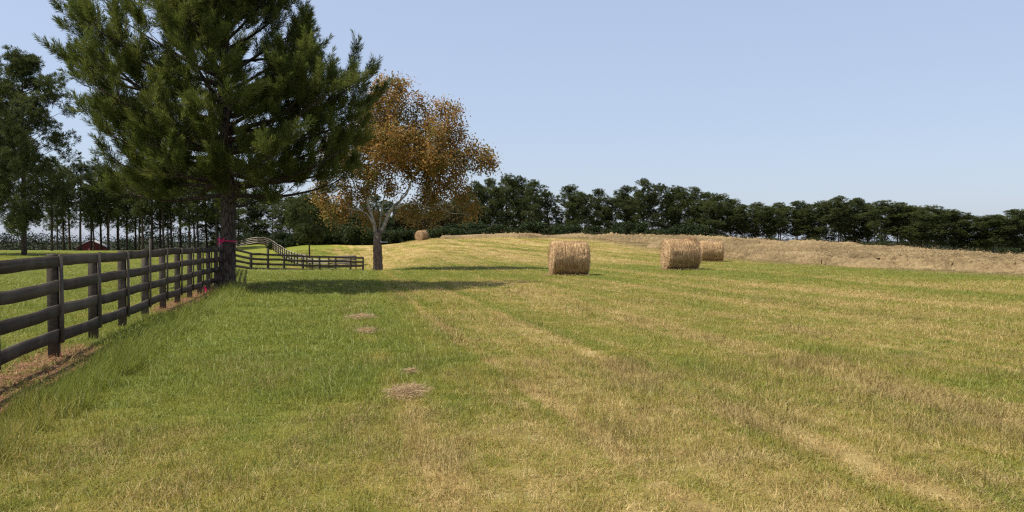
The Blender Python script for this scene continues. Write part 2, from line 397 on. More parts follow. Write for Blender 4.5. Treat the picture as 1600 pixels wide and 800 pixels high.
def scatter_group():
    gt = bpy.data.node_groups.new('scatter_tufts', 'GeometryNodeTree')
    gt.interface.new_socket('Geometry', in_out='INPUT', socket_type='NodeSocketGeometry')
    gt.interface.new_socket('Geometry', in_out='OUTPUT', socket_type='NodeSocketGeometry')
    N = gt.nodes; L = gt.links
    gi = N.new('NodeGroupInput'); go = N.new('NodeGroupOutput')
    ip = N.new('GeometryNodeInstanceOnPoints'); ci = N.new('GeometryNodeCollectionInfo')
    ci.inputs['Collection'].default_value = LIB; ci.inputs['Separate Children'].default_value = True; ci.inputs['Reset Children'].default_value = True
    def at(nm, ty):
        n = N.new('GeometryNodeInputNamedAttribute'); n.data_type = ty; n.inputs['Name'].default_value = nm; return n.outputs['Attribute']
    L.new(gi.outputs[0], ip.inputs['Points']); L.new(ci.outputs[0], ip.inputs['Instance'])
    ip.inputs['Pick Instance'].default_value = True
    L.new(at('idx', 'INT'), ip.inputs['Instance Index'])
    L.new(at('rot', 'FLOAT_VECTOR'), ip.inputs['Rotation']); L.new(at('scl', 'FLOAT_VECTOR'), ip.inputs['Scale'])
    L.new(ip.outputs[0], go.inputs[0]); return gt
SG = scatter_group()
def scatter(name, P, idx, scl, label=None, cat='grass'):
    me = bpy.data.meshes.new(name); n = len(P)
    me.vertices.add(n); me.vertices.foreach_set('co', P.astype(np.float32).ravel())
    a = me.attributes.new('idx', 'INT', 'POINT'); a.data.foreach_set('value', idx.astype(np.int32))
    rot = np.stack([rng.normal(0, .08, n), rng.normal(0, .08, n), rng.uniform(0, 6.283, n)], 1).astype(np.float32)
    a = me.attributes.new('rot', 'FLOAT_VECTOR', 'POINT'); a.data.foreach_set('vector', rot.ravel())
    a = me.attributes.new('scl', 'FLOAT_VECTOR', 'POINT'); a.data.foreach_set('vector', scl.astype(np.float32).ravel())
    me.materials.append(M_GRASS)
    o = link(name, me, kind='stuff', label=label, category=cat)
    md = o.modifiers.new('scatter', 'NODES'); md.node_group = SG
    return o
def vnoise(x, y, s, seed=0):
    r = np.random.default_rng(seed); T = r.uniform(0, 1, (256, 256))
    x = x * s + 50; y = y * s + 50; xi = np.floor(x).astype(int); yi = np.floor(y).astype(int); fx = x - xi; fy = y - yi
    fx = fx * fx * (3 - 2 * fx); fy = fy * fy * (3 - 2 * fy)
    g = lambda i, j: T[i % 256, j % 256]
    return (g(xi, yi) * (1 - fx) + g(xi + 1, yi) * fx) * (1 - fy) + (g(xi, yi + 1) * (1 - fx) + g(xi + 1, yi + 1) * fx) * fy
def fenceX(Y):      # x of the long fence
    return np.interp(Y, [0, 29, 50, 55], [-3.517, -10.48, -17.3, -17.9])
def grass():
    bands = [(3.6, 7, 300), (7, 11, 190), (11, 17, 95), (17, 26, 45), (26, 38, 22), (38, 56, 9.5), (56, 80, 4.5), (80, 112, 2.2)]
    PX = []; PY = []; SC = []
    for a, b, den in bands:
        xl = -.66 * b - 1.5; xr = .66 * b + 1.5
        n = int((b - a) * (xr - xl) * den)
        x = rng.uniform(xl, xr, n); y = rng.uniform(a, b, n)
        k = np.abs(x) < .68 * y + 1.2; x = x[k]; y = y[k]
        PX.append(x); PY.append(y); SC.append(np.full(len(x), math.sqrt(190 / den)))
    x = np.concatenate(PX); y = np.concatenate(PY); base = np.concatenate(SC)
    s = x + FD * y; fs = x - fenceX(y)
    r1 = rng.uniform(size=len(x))
    # soil strip, tree litter and raked hay ground stay open
    n1 = vnoise(x, y, 1.3, 3)
    soil = (np.abs(fs - .14) < .52 + .3 * (n1 - .5)) & ((y < 11.8) | ((y > 17) & (y < 30)))
    rt = np.hypot(x + 9.5, y - 26.4); soil |= rt < 1.15 + .6 * (n1 - .5)
    bare = np.zeros(len(x), bool)
    for c, wd, k in TRACKS:
        bare |= (np.abs(s - c + (vnoise(x, y, .3, 9) - .5) * .3) < wd) & (vnoise(x, y, .9, 4) > .55) & (y < 30) & (r1 < .6)
    hay = (x + .235 * y > 29.5 + 3.5 * rng.uniform(size=len(x))) & (y > 33)
    keep = (~(soil & (r1 < .93))) & (~bare) & (~(hay & (r1 < .35)))
    x, y, base, s, fs, r1, hay = [q[keep] for q in (x, y, base, s, fs, r1, hay)]
    n = len(x); r2 = rng.uniform(size=n)
    lush = (1 - ss(-.6, 4.2, s + (vnoise(x, y, .6, 6) - .5) * 2.5)) * ss(5.5, 10, y)
    lush = np.maximum(lush, .75 * (1 - ss(-2.6, -1.2, s)))
    lush = np.where(fs < 0, .35, lush)
    idx = rng.integers(0, 3, n)
    idx = np.where(r2 < lush * .85, rng.integers(3, 6, n), idx)
    idx = np.where((r2 > .90 + .07 * lush) & (y < 45), rng.integers(6, 8, n), idx)
    nearf = (fs > .62) & (fs < 1.25) & (y < 27); idx = np.where(nearf & (r1 < .45), 8, idx)
    clump = vnoise(x, y, .8, 12) > .74
    idx = np.where(clump & (r1 < .2) & (y < 40), 9, idx)
    trk = np.zeros(n, bool)
    for c, wd, k in TRACKS: trk |= np.abs(s - c + (vnoise(x, y, .3, 9) - .5) * .3) < wd * 1.8
    idx = np.where(trk & (vnoise(x, y, .7, 21) > .5) & (rng.uniform(size=n) < .22) & (y < 26), 10, idx)
    idx = np.where((y < 11) & (vnoise(x, y, 1.4, 31) > .55) & (rng.uniform(size=n) < .16), 10, idx)
    for (pu, pv, pr, kind_) in ((637, 622, .28, 6), (565, 500, .6, 6), (640, 588, .12, 6), (850, 632, .35, 6), (1290, 578, .5, 10), (1000, 592, .55, 10), (970, 572, .4, 10), (1450, 622, .45, 10), (1560, 668, .5, 10), (1190, 660, .4, 10)):
        py_ = 1.6 * F / (pv - 375.0); px_ = ux(pu, py_); dd_ = np.hypot((x - px_) * 1.2, (y - py_) * .6)
        idx = np.where((dd_ < pr) & (rng.uniform(size=n) < (.7 if kind_ == 6 else .42)), kind_, idx)
    z = height(x, y)
    hs = rng.uniform(.7, 1.25, n) * (.75 + .6 * vnoise(x, y, 1.1, 7))
    thin = base ** .85
    hfac = np.where(y < 38, np.minimum(base, 2.0) ** .3, 1.25)
    sc3 = np.stack([thin, thin, hs * hfac], 1)
    idx[hay] = rng.integers(6, 8, hay.sum()); sc3[hay, 2] *= .8
    P = np.stack([x, y, z], 1)
    scatter('field_grass', P, idx, sc3, 'mown green and yellowing grass over the whole hay field')
    print('tufts', n)
grass()

# ---------------------------------------------------------------- needle foliage
def needles(O, D, L, K, ln, wd, a0=.45, a1=1.05, r=None):
    """O,D,L per shoot -> triangle needles"""
    r = r or rng
    n = len(O); t = r.uniform(0, 1, (n, K)); az = r.uniform(0, 2 * math.pi, (n, K)); al = r.uniform(a0, a1, (n, K)) * (1.15 - .6 * t)
    ref = np.where(np.abs(D[:, 2:3]) > .9, np.array([[1., 0, 0]]), np.array([[0, 0, 1.]]))
    A = unit(np.cross(D, ref)); B = np.cross(D, A)
    side = np.cos(az)[..., None] * A[:, None] + np.sin(az)[..., None] * B[:, None]
    nd = np.cos(al)[..., None] * D[:, None] + np.sin(al)[..., None] * side
    b = O[:, None] + D[:, None] * (t * L[:, None])[..., None]
    tip = b + nd * (ln * r.uniform(.7, 1.15, (n, K)))[..., None]
    tip[..., 2] -= .08 * ln
    wv = unit(np.cross(nd, unit(r.normal(size=(n, K, 3))))) * wd * .5
    mid = (b + tip) * .5
    V = np.stack([b - wv * .6, mid + wv, tip, mid - wv], 2).reshape(-1, 3)
    q = (np.arange(n * K)[:, None] * 4 + np.array([[0, 1, 2, 3]]))
    tint = np.repeat(np.clip(np.repeat(r.uniform(0, 1, n), K) * .6 + r.uniform(0, .4, n * K), 0, 1), 4)
    return V, q, tint

def big_pine(label):
    r = np.random.default_rng(5)
    base = (-9.5, 26.6); z0 = hz(*base)
    T = thing('pine_tree', label, 'tree', (base[0], base[1], z0))
    zt = np.array([-.25, 0, .25, .8, 1.6, 2.6, 3.8, 5.2, 6.6, 8.0, 9.3, 10.6, 11.4]); n = len(zt)
    px = np.array([0, 0, 0, .02, .05, .07, .05, .0, -.06, .02, .1, .05, 0]); py = px * .5
    rad = np.array([.46, .38, .30, .265, .25, .235, .215, .185, .15, .115, .08, .045, .015])
    b = Bag(); zz = np.linspace(-.25, 11.4, 40)
    tp = lambda z: np.array([np.interp(z, zt, px), np.interp(z, zt, py), z])
    b.tube(np.stack([tp(z) for z in zz]), np.interp(zz, zt, rad), 18, .035)
    link('trunk', b.mesh('pine_trunk', M_PBARK, True), T)
    # crown envelope: radius by height, left / right side differ
    ez = [2.0, 2.7, 3.4, 4.3, 6.1, 6.8, 7.5, 8.4, 9.6, 11.2]
    el = [2.0, 3.6, 4.1, 4.2, 4.6, 5.2, 5.4, 5.1, 3.5, 1.5]      # -x side
    er = [2.6, 4.0, 4.6, 4.8, 4.9, 4.7, 3.9, 3.3, 3.0, 1.4]      # +x side
    Bb = Bag(); SO = []; SD = []; SL = []
    def shoot(o, d, L): SO.append(o); SD.append(d); SL.append(L)
    def limb(z, az, elev, L, up):
        m = 9; p = tp(z); pts = [p]; d = np.array([math.cos(az) * math.cos(elev), math.sin(az) * math.cos(elev), math.sin(elev)])
        st = L / (m - 1)
        for k in range(m - 1):
            p = p + d * st; pts.append(p)
            d = unit(d + np.array([0, 0, up * (k / m)]) + r.normal(0, .07, 3))
        pts = np.array(pts); r0 = .028 + .014 * L
        Bb.tube(pts, np.linspace(r0, .012, m), 6)
        # laterals
        tt = .30
        side = 1
        while tt < 1.0:
            i = tt * (m - 1); k = int(min(i, m - 2)); q = pts[k] + (pts[k + 1] - pts[k]) * (i - k); dd = unit(pts[k + 1] - pts[k])
            hor = unit(np.cross(dd, [0, 0, 1.])) * side; side = -side
            ld = unit(dd * r.uniform(.5, .9) + hor * r.uniform(.5, 1.1) + np.array([0, 0, r.uniform(-.35, .85)]))
            lL = (1 - tt * .6) * L * .38 * r.uniform(.7, 1.25) + .3
            mm = 4; pp = [q]; dq = ld
            for _ in range(mm - 1):
                pp.append(pp[-1] + dq * lL / (mm - 1)); dq = unit(dq + np.array([0, 0, .16]) + r.normal(0, .1, 3))
            pp = np.array(pp); Bb.tube(pp, np.linspace(.016, .006, mm), 4, cap=False)
            ns = int(3 + lL * 5)
            for _ in range(ns):
                f = r.uniform(.3, 1.0) * (mm - 1); kk = int(min(f, mm - 2)); o = pp[kk] + (pp[kk + 1] - pp[kk]) * (f - kk); d0 = unit(pp[kk + 1] - pp[kk])
                sd = unit(d0 * .65 + unit(r.normal(size=3)) * .55 + np.array([0, 0, .72])); o = o + r.normal(0, .04, 3)
                shoot(o, sd, r.uniform(.38, .68))
            shoot(pp[-1] - dq * .1, dq, .5)
            tt += r.uniform(.07, .13)
        for _ in range(5):
            shoot(pts[-1] - d * .15, unit(d + r.normal(0, .3, 3) + np.array([0, 0, .35])), r.uniform(.5, .8))
    z = 3.0; az = 0.3
    while z < 11.0:
        nb = 4 if z < 9.5 else 5
        for k in range(nb):
            a = az + k * 2 * math.pi / nb + r.normal(0, .25)
            zz_ = z + r.uniform(-.18, .18)
            elev = np.interp(zz_, [2.6, 4.5, 7, 9, 11], [-.02, .12, .42, .72, 1.05]) + r.normal(0, .09)
            tipz = zz_ + 3.0 * math.sin(elev) + .7
            c = math.cos(a); rr_ = np.interp(tipz, ez, er) * max(c, 0) ** 2 + np.interp(tipz, ez, el) * max(-c, 0) ** 2 + 4.2 * np.interp(tipz, [2, 6, 9, 11.4], [.95, 1.1, .9, .4]) * math.sin(a) ** 2
            L = max(rr_ * r.uniform(.76, 1.06) / max(math.cos(elev + .12), .35), 1.0)
            env = lambda zq: np.interp(zq, ez, er) * max(c, 0) ** 2 + np.interp(zq, ez, el) * max(-c, 0) ** 2 + 4.0 * np.interp(zq, [2, 6, 9, 11.4], [.95, 1.1, .85, .35]) * math.sin(a) ** 2
            while L > .9 and L * math.cos(elev + .15) > env(zz_ + L * math.sin(elev + .15)) * r.uniform(.86, 1.04): L *= .93
            limb(zz_, a, elev, L, .16)
        z += .37; az += 1.1
    for a_, z_, e_, L_ in ((math.pi * .98, 6.0, .30, 5.5), (math.pi * 1.04, 5.0, .24, 5.0), (.05, 5.2, .26, 5.0), (.15, 3.9, .05, 4.7), (-.1, 4.5, .16, 4.9), (-.2, 3.5, .0, 4.5), (3.0, 4.3, .06, 4.4), (3.3, 3.6, .0, 3.7)):
        limb(z_, a_, e_, L_, .14)
    link('branches', Bb.mesh('pine_branches', M_PBARK), T)
    O = np.array(SO); D = unit(np.array(SD)); L = np.array(SL)
    NK = int(560000 / len(O)); print('near pine shoots', len(O), NK)
    V, q, tint = needles(O, D, L, NK, .23, .0165, .45, 1.05, r)
    link('foliage', mk_mesh('pine_foliage', V, [q], [M_NEEDLE], tint=tint), T, kind='stuff')
    return T, z0

# ---------------------------------------------------------------- leafy tree by growing towards attraction points
def grow(seedpts, seedpar, A, step=.32, infl=2.2, kill=.5, iters=90, r=None):
    N = [np.array(p, float) for p in seedpts]; PA = list(seedpar); A = A.copy()
    for it in range(iters):
        if not len(A): break
        P = np.array(N); d2 = ((A[:, None] - P[None]) ** 2).sum(-1); near = d2.argmin(1); dm = np.sqrt(d2.min(1))
        ok = dm < infl + (3 if it < 12 else 0)
        if not ok.any(): break
        new = []
        for k in np.unique(near[ok]):
            m = ok & (near == k); d = unit(A[m] - P[k]).mean(0) + r.normal(0, .12, 3); d = d / max(np.linalg.norm(d), 1e-6)
            new.append((P[k] + d * step, k))
        for p, k in new: N.append(p); PA.append(k)
        P2 = np.array([p for p, _ in new])
        d2 = ((A[:, None] - P2[None]) ** 2).sum(-1).min(1); A = A[np.sqrt(d2) > kill]
    return np.array(N), np.array(PA)
def pipe_tubes(N, PA, tip=.010, ex=2.3, rmin=.008):
    n = len(N); R_ = np.zeros(n); ch = [[] for _ in range(n)]
    for i in range(1, n): ch[PA[i]].append(i)
    for i in range(n - 1, -1, -1):
        R_[i] = (sum(R_[c] ** ex for c in ch[i])) ** (1 / ex) if ch[i] else tip
    chains = []; stack = [(0, [0])]
    while stack:
        i, c = stack.pop()
        while ch[i]:
            ks = sorted(ch[i], key=lambda k: -R_[k])
            for k in ks[1:]: stack.append((k, [i, k]))
            i = ks[0]; c.append(i)
        if len(c) > 1: chains.append(c)
    return R_, chains, ch
def leaves(C, size, n_per, spread, r, flat=.5):
    n = len(C) * n_per; c = np.repeat(C, n_per, 0) + r.normal(0, spread, (n, 3))
    nn = unit(r.normal(size=(n, 3)) + np.array([0, 0, flat])); t = unit(np.cross(nn, r.normal(size=(n, 3)))); b = np.cross(nn, t)
    s = size * r.uniform(.55, 1.2, (n, 1)) * .5
    fold = nn * s * .35
    V = np.stack([c - t * s, c - b * s * .75 + fold, c + t * s * 1.15, c + b * s * .75 + fold], 1).reshape(-1, 3)
    tri = np.arange(n)[:, None, None] * 4 + np.array([[[0, 1, 2], [0, 2, 3]]]); tri = tri.reshape(-1, 3)
    cl = np.repeat(r.uniform(0, 1, len(C)), n_per)
    tint = np.repeat(np.clip(cl * .35 + r.uniform(0, .65, n), 0, 1), 4)
    return V, tri, tint

def sycamore():
    r = np.random.default_rng(8); Y0 = 44.0; x0 = ux(590, Y0); z0 = hz(x0, Y0)
    T = thing('sycamore_tree', 'broad sycamore with orange-brown autumn leaves beside the end of the low fence', 'tree', (x0, Y0, z0))
    seeds = [(0, 0, -.2), (0, 0, .5), (.0, 0, 1.1), (.02, 0, 1.6), (.0, 0, 1.9)]; par = [0, 0, 1, 2, 3]
    def path(frm, pts):
        k = frm
        for p in pts: seeds.append(p); par.append(k); k = len(seeds) - 1
    path(4, [(.15, .05, 2.15), (.35, .1, 2.5), (.5, .15, 2.9), (.65, .2, 3.3), (.9, .2, 3.6), (1.25, .1, 3.9), (1.6, 0, 4.25)])
    path(4, [(-.12, 0, 2.25), (-.2, -.05, 2.65), (-.3, -.05, 3.05), (-.45, -.1, 3.5), (-.55, 0, 4.0), (-.6, .1, 4.5), (-.5, .1, 5.0)])
    path(13, [(-.55, -.2, 3.2), (-.95, -.25, 3.35), (-1.4, -.3, 3.4), (-1.9, -.3, 3.55), (-2.4, -.3, 3.7)])
    path(4, [(.05, .2, 2.4), (.1, .35, 2.9), (.15, .5, 3.5), (.3, .4, 4.1)])
    path(9, [(1.1, .0, 3.55), (1.6, -.15, 3.7), (2.1, -.2, 3.75), (2.6, -.25, 3.6), (3.2, -.3, 3.4)])
    lobes = [((.9, 0, 9.5), 1.45), ((-.1, .2, 7.9), 1.5), ((3.7, .1, 8.1), 1.25), ((5.35, 0, 6.4), 1.05), ((6.1, .1, 6.0), .55), ((2.0, -.1, 6.5), 1.3), ((3.9, -.2, 5.7), 1.25), ((-1.8, 0, 6.6), 1.4), ((1.1, .2, 4.7), 1.0),
             ((-1.1, .1, 4.8), 1.15), ((-2.2, -.2, 3.3), .9), ((-3.0, .2, 4.4), .8), ((3.2, 0, 3.6), .85), ((5.2, 0, 3.3), .6), ((4.5, .2, 4.2), .7), ((1.9, .4, 3.0), .5), ((-.6, .5, 2.9), .45), ((.5, 1.6, 7.1), 1.4), ((2.6, 1.5, 6.2), 1.3), ((.7, -1.5, 6.9), 1.3),
             ((3.0, -1.4, 6.3), 1.2), ((2.2, .2, 8.0), .9), ((3.0, .1, 4.6), .95), ((4.3, 0, 4.9), .85), ((.2, 0, 6.0), 1.1), ((2.2, .3, 5.2), .8), ((-1.0, .9, 6.0), 1.0), ((.2, -.9, 5.5), .8)]
    A = []
    for c, rad in lobes:
        n = int(30 * rad ** 2.2) + 8; d = unit(r.normal(size=(n, 3))); q = rad * r.uniform(.25, 1, (n, 1)) ** .5
        A.append(np.array(c) + d * q * np.array([1.05, 1, .95]))
    A = np.vstack(A)
    N, PA = grow(seeds, par, A, .3, 2.0, .42, 80, r)
    R_, chains, ch = pipe_tubes(N, PA, .011, 2.25)
    k0 = .25 / R_[1]; R_ = np.where(R_ > .06, R_ * (1 + (k0 - 1) * np.clip((R_ - .06) / (R_[1] - .06), 0, 1)), R_)
    R_[0] = .33
    Tb = Bag(); n0 = 0
    zz = np.linspace(-.2, 2.15, 18)
    Tb.tube(np.stack([.015 * np.sin(zz * 3), .01 * np.cos(zz * 4), zz], 1), np.interp(zz, [-.2, .0, .4, 1.3, 2.15], [.36, .29, .255, .245, .19]), 16, .03)
    Tm = Tb.mesh('sycamore_trunk', M_SBARK, True); link('trunk', Tm, T)
    Bb = Bag(); big = []
    for c in chains:
        c = [k for k in c if k > 3] if c[0] == 0 else c
        if len(c) < 2: continue
        rr_ = np.minimum(R_[c] * .85, .15)
        if rr_.max() > .055 and len(big) < 9:
            b2 = Bag(); b2.tube(N[c], rr_, 8, .03); big.append(b2)
        else: Bb.tube(N[c], rr_, 5, cap=False)
    for b2 in big: link('limb', b2.mesh('sycamore_limb', M_SBARK, True), T)
    link('twigs', Bb.mesh('sycamore_twigs', M_SBARK, True), T)
    thin = np.where(R_ < .02)[0]
    print('syc nodes', len(N), 'thin', len(thin))
    V, t, ti = leaves(N[thin], .125, 92, .23, r)
    link('foliage', mk_mesh('sycamore_foliage', V, [t], [M_SLEAF], tint=ti), T, kind='stuff')
    # small white tray on a dark upright by the trunk
    tr = thing('bird_feeder', 'small white tray on a dark upright at the right side of the sycamore trunk', 'bird feeder', (x0 + .27, Y0 - .12, z0 + 1.62))
    b = Bag(); b.box((.1, 0, 0), (1, 0, 0), (0, 1, 0), (0, 0, 1), .19, .13, .018); b.box((-.07, 0, .03), (1, 0, 0), (0, 1, 0), (0, 0, 1), .012, .13, .03)
    mw, g = material('white_painted_board'); finish(mw, g, g.mix(g.noise(objco(g), 12, 3), (.78, .78, .75), (.6, .6, .57)), .6)
    md, g = material('dark_metal_bracket'); finish(md, g, g.mix(g.noise(objco(g), 20, 3), (.04, .035, .03), (.08, .07, .06)), .6)
    link('tray', b.mesh('tray', mw), tr)
    b = Bag(); b.tube([(.26, 0, -.06), (.265, 0, .2), (.26, 0, .5)], [.018, .018, .016], 6); b.tube([(-.1, 0, .48), (.1, 0, .5), (.26, 0, .5)], [.012] * 3, 5)
    link('upright', b.mesh('upright', md), tr)
sycamore()

# ---------------------------------------------------------------- far trees
def far_pine_proto(seed, H=12.0, cw=2.3, bare=.35, clumps=26, top='round', mat=None, tuft=58, tsz=.30, low=0):
    """returns (trunk mesh, foliage mesh) ; unit metres, height H"""
    r = np.random.default_rng(seed); b = Bag(); m = 10
    zz = np.linspace(-.3, H * .97, m); lean = r.normal(0, .02, 2)
    cx = lambda z: np.array([lean[0] * z + .06 * math.sin(z * .5 + seed), lean[1] * z, z])
    b.tube(np.stack([cx(z) for z in zz]), np.interp(zz, [-.3, H * .5, H], [.20 * H / 12, .14 * H / 12, .03]), 8)
    O = []; D = []; L = []
    for k in range(clumps):
        f = (k + r.uniform(0, 1)) / clumps; z = H * (bare + (1 - bare) * f ** .9)
        env = math.sin(math.pi * min(1, (.22 + .78 * f) * (.86 if top == 'round' else .98))) ** .7
        rad = cw * env * r.uniform(.2, .95) * (1.0 if f < .88 else .4)
        az = k * 2.4 + r.normal(0, .5); c = cx(z) + np.array([math.cos(az) * rad, math.sin(az) * rad, r.uniform(.1, .5)])
        p0 = cx(z - .35 * rad - .1)
        b.tube(np.stack([p0, (p0 + c) / 2 + np.array([0, 0, -.05]), c]), [.05, .035, .015], 4, cap=False)
        cr = np.array([1, 1, .74]) * r.uniform(.55, 1.1) * (.48 + .14 * min(cw, 3.2))
        n = int(tuft * r.uniform(.7, 1.3)); d = unit(r.normal(size=(n, 3))); q = r.uniform(.15, 1, (n, 1)) ** .6
        O.append(c + d * q * cr); D.append(unit(d + np.array([0, 0, .6]))); L.append(np.full(n, .2))
    O = np.vstack(O); D = np.vstack(D); L = np.concatenate(L)
    V, q, ti = needles(O, D, L, 13, tsz, .045, .3, 1.3, r)
    return b.mesh('trunk', M_PBARK, True), mk_mesh('foliage', V, [q], [mat or M_FARPINE], tint=ti)
def shrub_proto(seed, H=3.0, W=2.2, mat=None, n=2600, sz=.2):
    r = np.random.default_rng(seed); b = Bag()
    for k in range(4):
        a = r.uniform(0, 6.28); b.tube([(0, 0, -.2), (math.cos(a) * .2, math.sin(a) * .2, H * .35), (math.cos(a) * .6, math.sin(a) * .6, H * .7)], [.07, .05, .02], 5, cap=False)
    C = []
    for k in range(9):
        c = np.array([r.normal(0, W * .3), r.normal(0, W * .3), H * r.uniform(.15, .78)]); rr_ = r.uniform(.45, .8) * W * .5
        m = n // 9; C.append(c + unit(r.normal(size=(m, 3))) * r.uniform(.2, 1, (m, 1)) ** .5 * rr_ * np.array([1, 1, .8]))
    C = np.vstack(C); C = C[C[:, 2] > .02]
    V, t, ti = leaves(C, sz, 2, .1, r)
    return b.mesh('stems', M_PBARK), mk_mesh('foliage', V, [t], [mat or M_SHRUB], tint=ti)
PROTO = [far_pine_proto(40 + k, 12, [2.4, 2.7, 2.2, 2.9, 2.5, 2.0][k], [.26, .2, .36, .18, .28, .34][k], [36, 40, 31, 44, 38, 30][k]) for k in range(6)]
PTALL = [far_pine_proto(60 + k, 13, [2.2, 2.5, 1.9, 2.6][k], [.32, .22, .46, .38][k], [26, 30, 19, 25][k]) for k in range(4)]
PBIG = [far_pine_proto(80 + k, 19.5, [4.7, 5.0][k], [.13, .16][k], [150, 140][k], tuft=62, tsz=.36) for k in range(2)]
PMID = far_pine_proto(91, 6.8, 2.1, .36, 30, tuft=62, tsz=.28)
SHR = [shrub_proto(200 + k, 3.0, [2.4, 2.0, 2.8][k]) for k in range(3)]
M_BROWNLEAF = foliage_mat('russet_leaves', (.05, .045, .015), (.085, .065, .02), (.15, .09, .03), .3, .5, (.06, .06, .02))
RUS = shrub_proto(220, 6.0, 6.0, M_BROWNLEAF, 3200, .34)
DEC = shrub_proto(221, 6.0, 5.5, M_SHRUB, 3400, .36)
def plant(name, proto, x, y, h, h0, label, cat='tree', wid=1.0, group=None, z=None, stem='trunk'):
    z = hz(x, y) if z is None else z
    s = h / h0
    t = thing(name, label, cat, (x, y, z - .05), rng.uniform(0, 6.28), group)
    for nm, me in zip((stem, 'foliage'), proto):
        o = link(nm, me, t); o.scale = (s * wid, s * wid, s) if nm == 'foliage' else (s * min(wid, .85),) * 2 + (s,)
        if nm == 'foliage': o['kind'] = 'stuff'
    return t

# tree line on the ridge, left to right (u of the crown, v of its top)
RIDGE = [(722, 303, 'pine at the left end of the ridge tree line, just right of the sycamore crown'),
 (743, 285, 'pine whose rounded top rises where the ridge tree line first clears the sycamore'),
 (766, 280, 'second rounded pine top right of the sycamore in the ridge tree line'),
 (792, 275, 'tallest pine in the left block of the ridge tree line'),
 (813, 278, 'dense pine next right of the tallest in the left block of the ridge tree line'),
 (834, 282, 'last full-height pine in the left block before the ridge tree line steps down'),
 (856, 299, 'lower pine on the ridge rising above the left edge of the nearest hay bale'),
 (889, 290, 'narrow pine standing apart on the ridge above the nearest hay bale'),
 (905, 302, 'shorter pine touching the right side of the narrow pine above the nearest bale'),
 (936, 296, 'separate round-topped pine midway between the nearest bale and the middle block of trees'),
 (956, 311, 'small pine in the dip just left of the middle block of the ridge tree line'),
 (978, 293, 'pine forming the left shoulder of the middle block of the ridge tree line'),
 (1006, 282, 'tallest pine of the middle block in the ridge tree line'),
 (1034, 288, 'pine in the middle block just left of the middle hay bale'),
 (1060, 292, 'pine directly above the middle hay bale in the ridge tree line'),
 (1083, 294, 'pine above the right edge of the middle hay bale in the ridge tree line'),
 (1101, 302, 'pine above the small third hay bale in the ridge tree line'),
 (1123, 304, 'pine just right of the small third hay bale in the ridge tree line'),
 (1141, 312, 'pine where the ridge tree line drops to its lower right-hand stretch'),
 (1160, 322, 'low pine in the notch at the start of the lower right-hand stretch'),
 (1179, 317, 'rounded pine top following the notch in the right-hand stretch'),
 (1197, 323, 'low pine between two rounded tops in the right-hand stretch'),
 (1216, 318, 'flat-topped pine in the first third of the right-hand stretch'),
 (1243, 315, 'broad pine left of the rise in the right-hand stretch of trees'),
 (1262, 320, 'pine in the slight dip before the rise of the right-hand stretch'),
 (1280, 316, 'pine on the left flank of the rise in the right-hand stretch'),
 (1310, 309, 'tallest broad pine at the crown of the rise in the right-hand stretch'),
 (1334, 311, 'pine on the right flank of the rise in the right-hand stretch'),
 (1356, 319, 'pine just below the right flank of the rise in the right-hand stretch'),
 (1383, 315, 'pine with a small raised knob of a top in the right-hand stretch'),
 (1402, 318, 'pine right of the one with the knob top in the right-hand stretch'),
 (1424, 322, 'pine at the start of the final downward slope of the tree line'),
 (1449, 323, 'wide pine halfway down the final slope of the tree line'),
 (1470, 331, 'low pine between the two wide ones on the final slope of the tree line'),
 (1491, 328, 'wide pine above the bright gap of sky near the foot of the trees'),
 (1512, 336, 'pine immediately right of the bright gap of sky at the foot of the trees'),
 (1531, 339, 'lowest pine in the dip near the right end of the tree line'),
 (1552, 337, 'pine climbing out of the dip near the right end of the tree line'),
 (1583, 328, 'rounded pine dominating the right end of the tree line'),
 (1606, 331, 'pine cut by the right edge of the view')]
for i, (u, v, lab) in enumerate(RIDGE):
    D = np.interp(u, [700, 1000, 1600], [138, 134, 112]) + rng.uniform(-3, 3)
    x = ux(u, D); z = hz(x, D); h = (vz(v, D) - z) * .96
    wid = np.interp(u, [700, 1100, 1600], [.95, 1.1, 1.35]) * 12 / h * rng.uniform(.9, 1.1)
    plant('pine_tree', PROTO[(i * 5 + i // 6) % 6], x, D, h, 12.0, lab, wid=wid, group='pines in the tree line on the ridge')
for i, u in enumerate(np.linspace(735, 1690, 44)):
    D = np.interp(u, [700, 1000, 1600], [152, 148, 128]) + rng.uniform(-4, 4); v = np.interp(u, [r_[0] for r_ in RIDGE], [r_[1] for r_ in RIDGE]) + (rng.uniform(10, 26) if u < 1130 else rng.uniform(3, 13))
    if 1495 < u < 1520 or 862 < u < 880: continue
    x = ux(u + rng.uniform(-7, 7), D); z = hz(x, D)
    plant('pine_tree', PROTO[rng.integers(0, 6)], x, D, vz(v, D) - z, 12.0, 'dark pine mostly hidden behind the front row of the ridge tree line', wid=1.15, group='pines behind the front row of the ridge tree line')
for i, u in enumerate(np.linspace(700, 1640, 58)):
    if u > 1120 and rng.uniform() < .6: continue
    D = np.interp(u, [700, 1000, 1600], [128, 126, 104]) + rng.uniform(-3, 3); x = ux(u + rng.uniform(-5, 5), D); z = hz(x, D)
    vt = np.interp(u, [700, 1100, 1150, 1640], [343, 350, 368, 388]) + rng.uniform(-6, 7)
    plant('undergrowth_bush', SHR[i % 3], x, D, max(vz(vt, D) - z, 1.6), 3.0, 'dark bushy undergrowth below the pines along the ridge tree line', 'bush', wid=1.15, group='bushes under the ridge tree line', stem='stems')

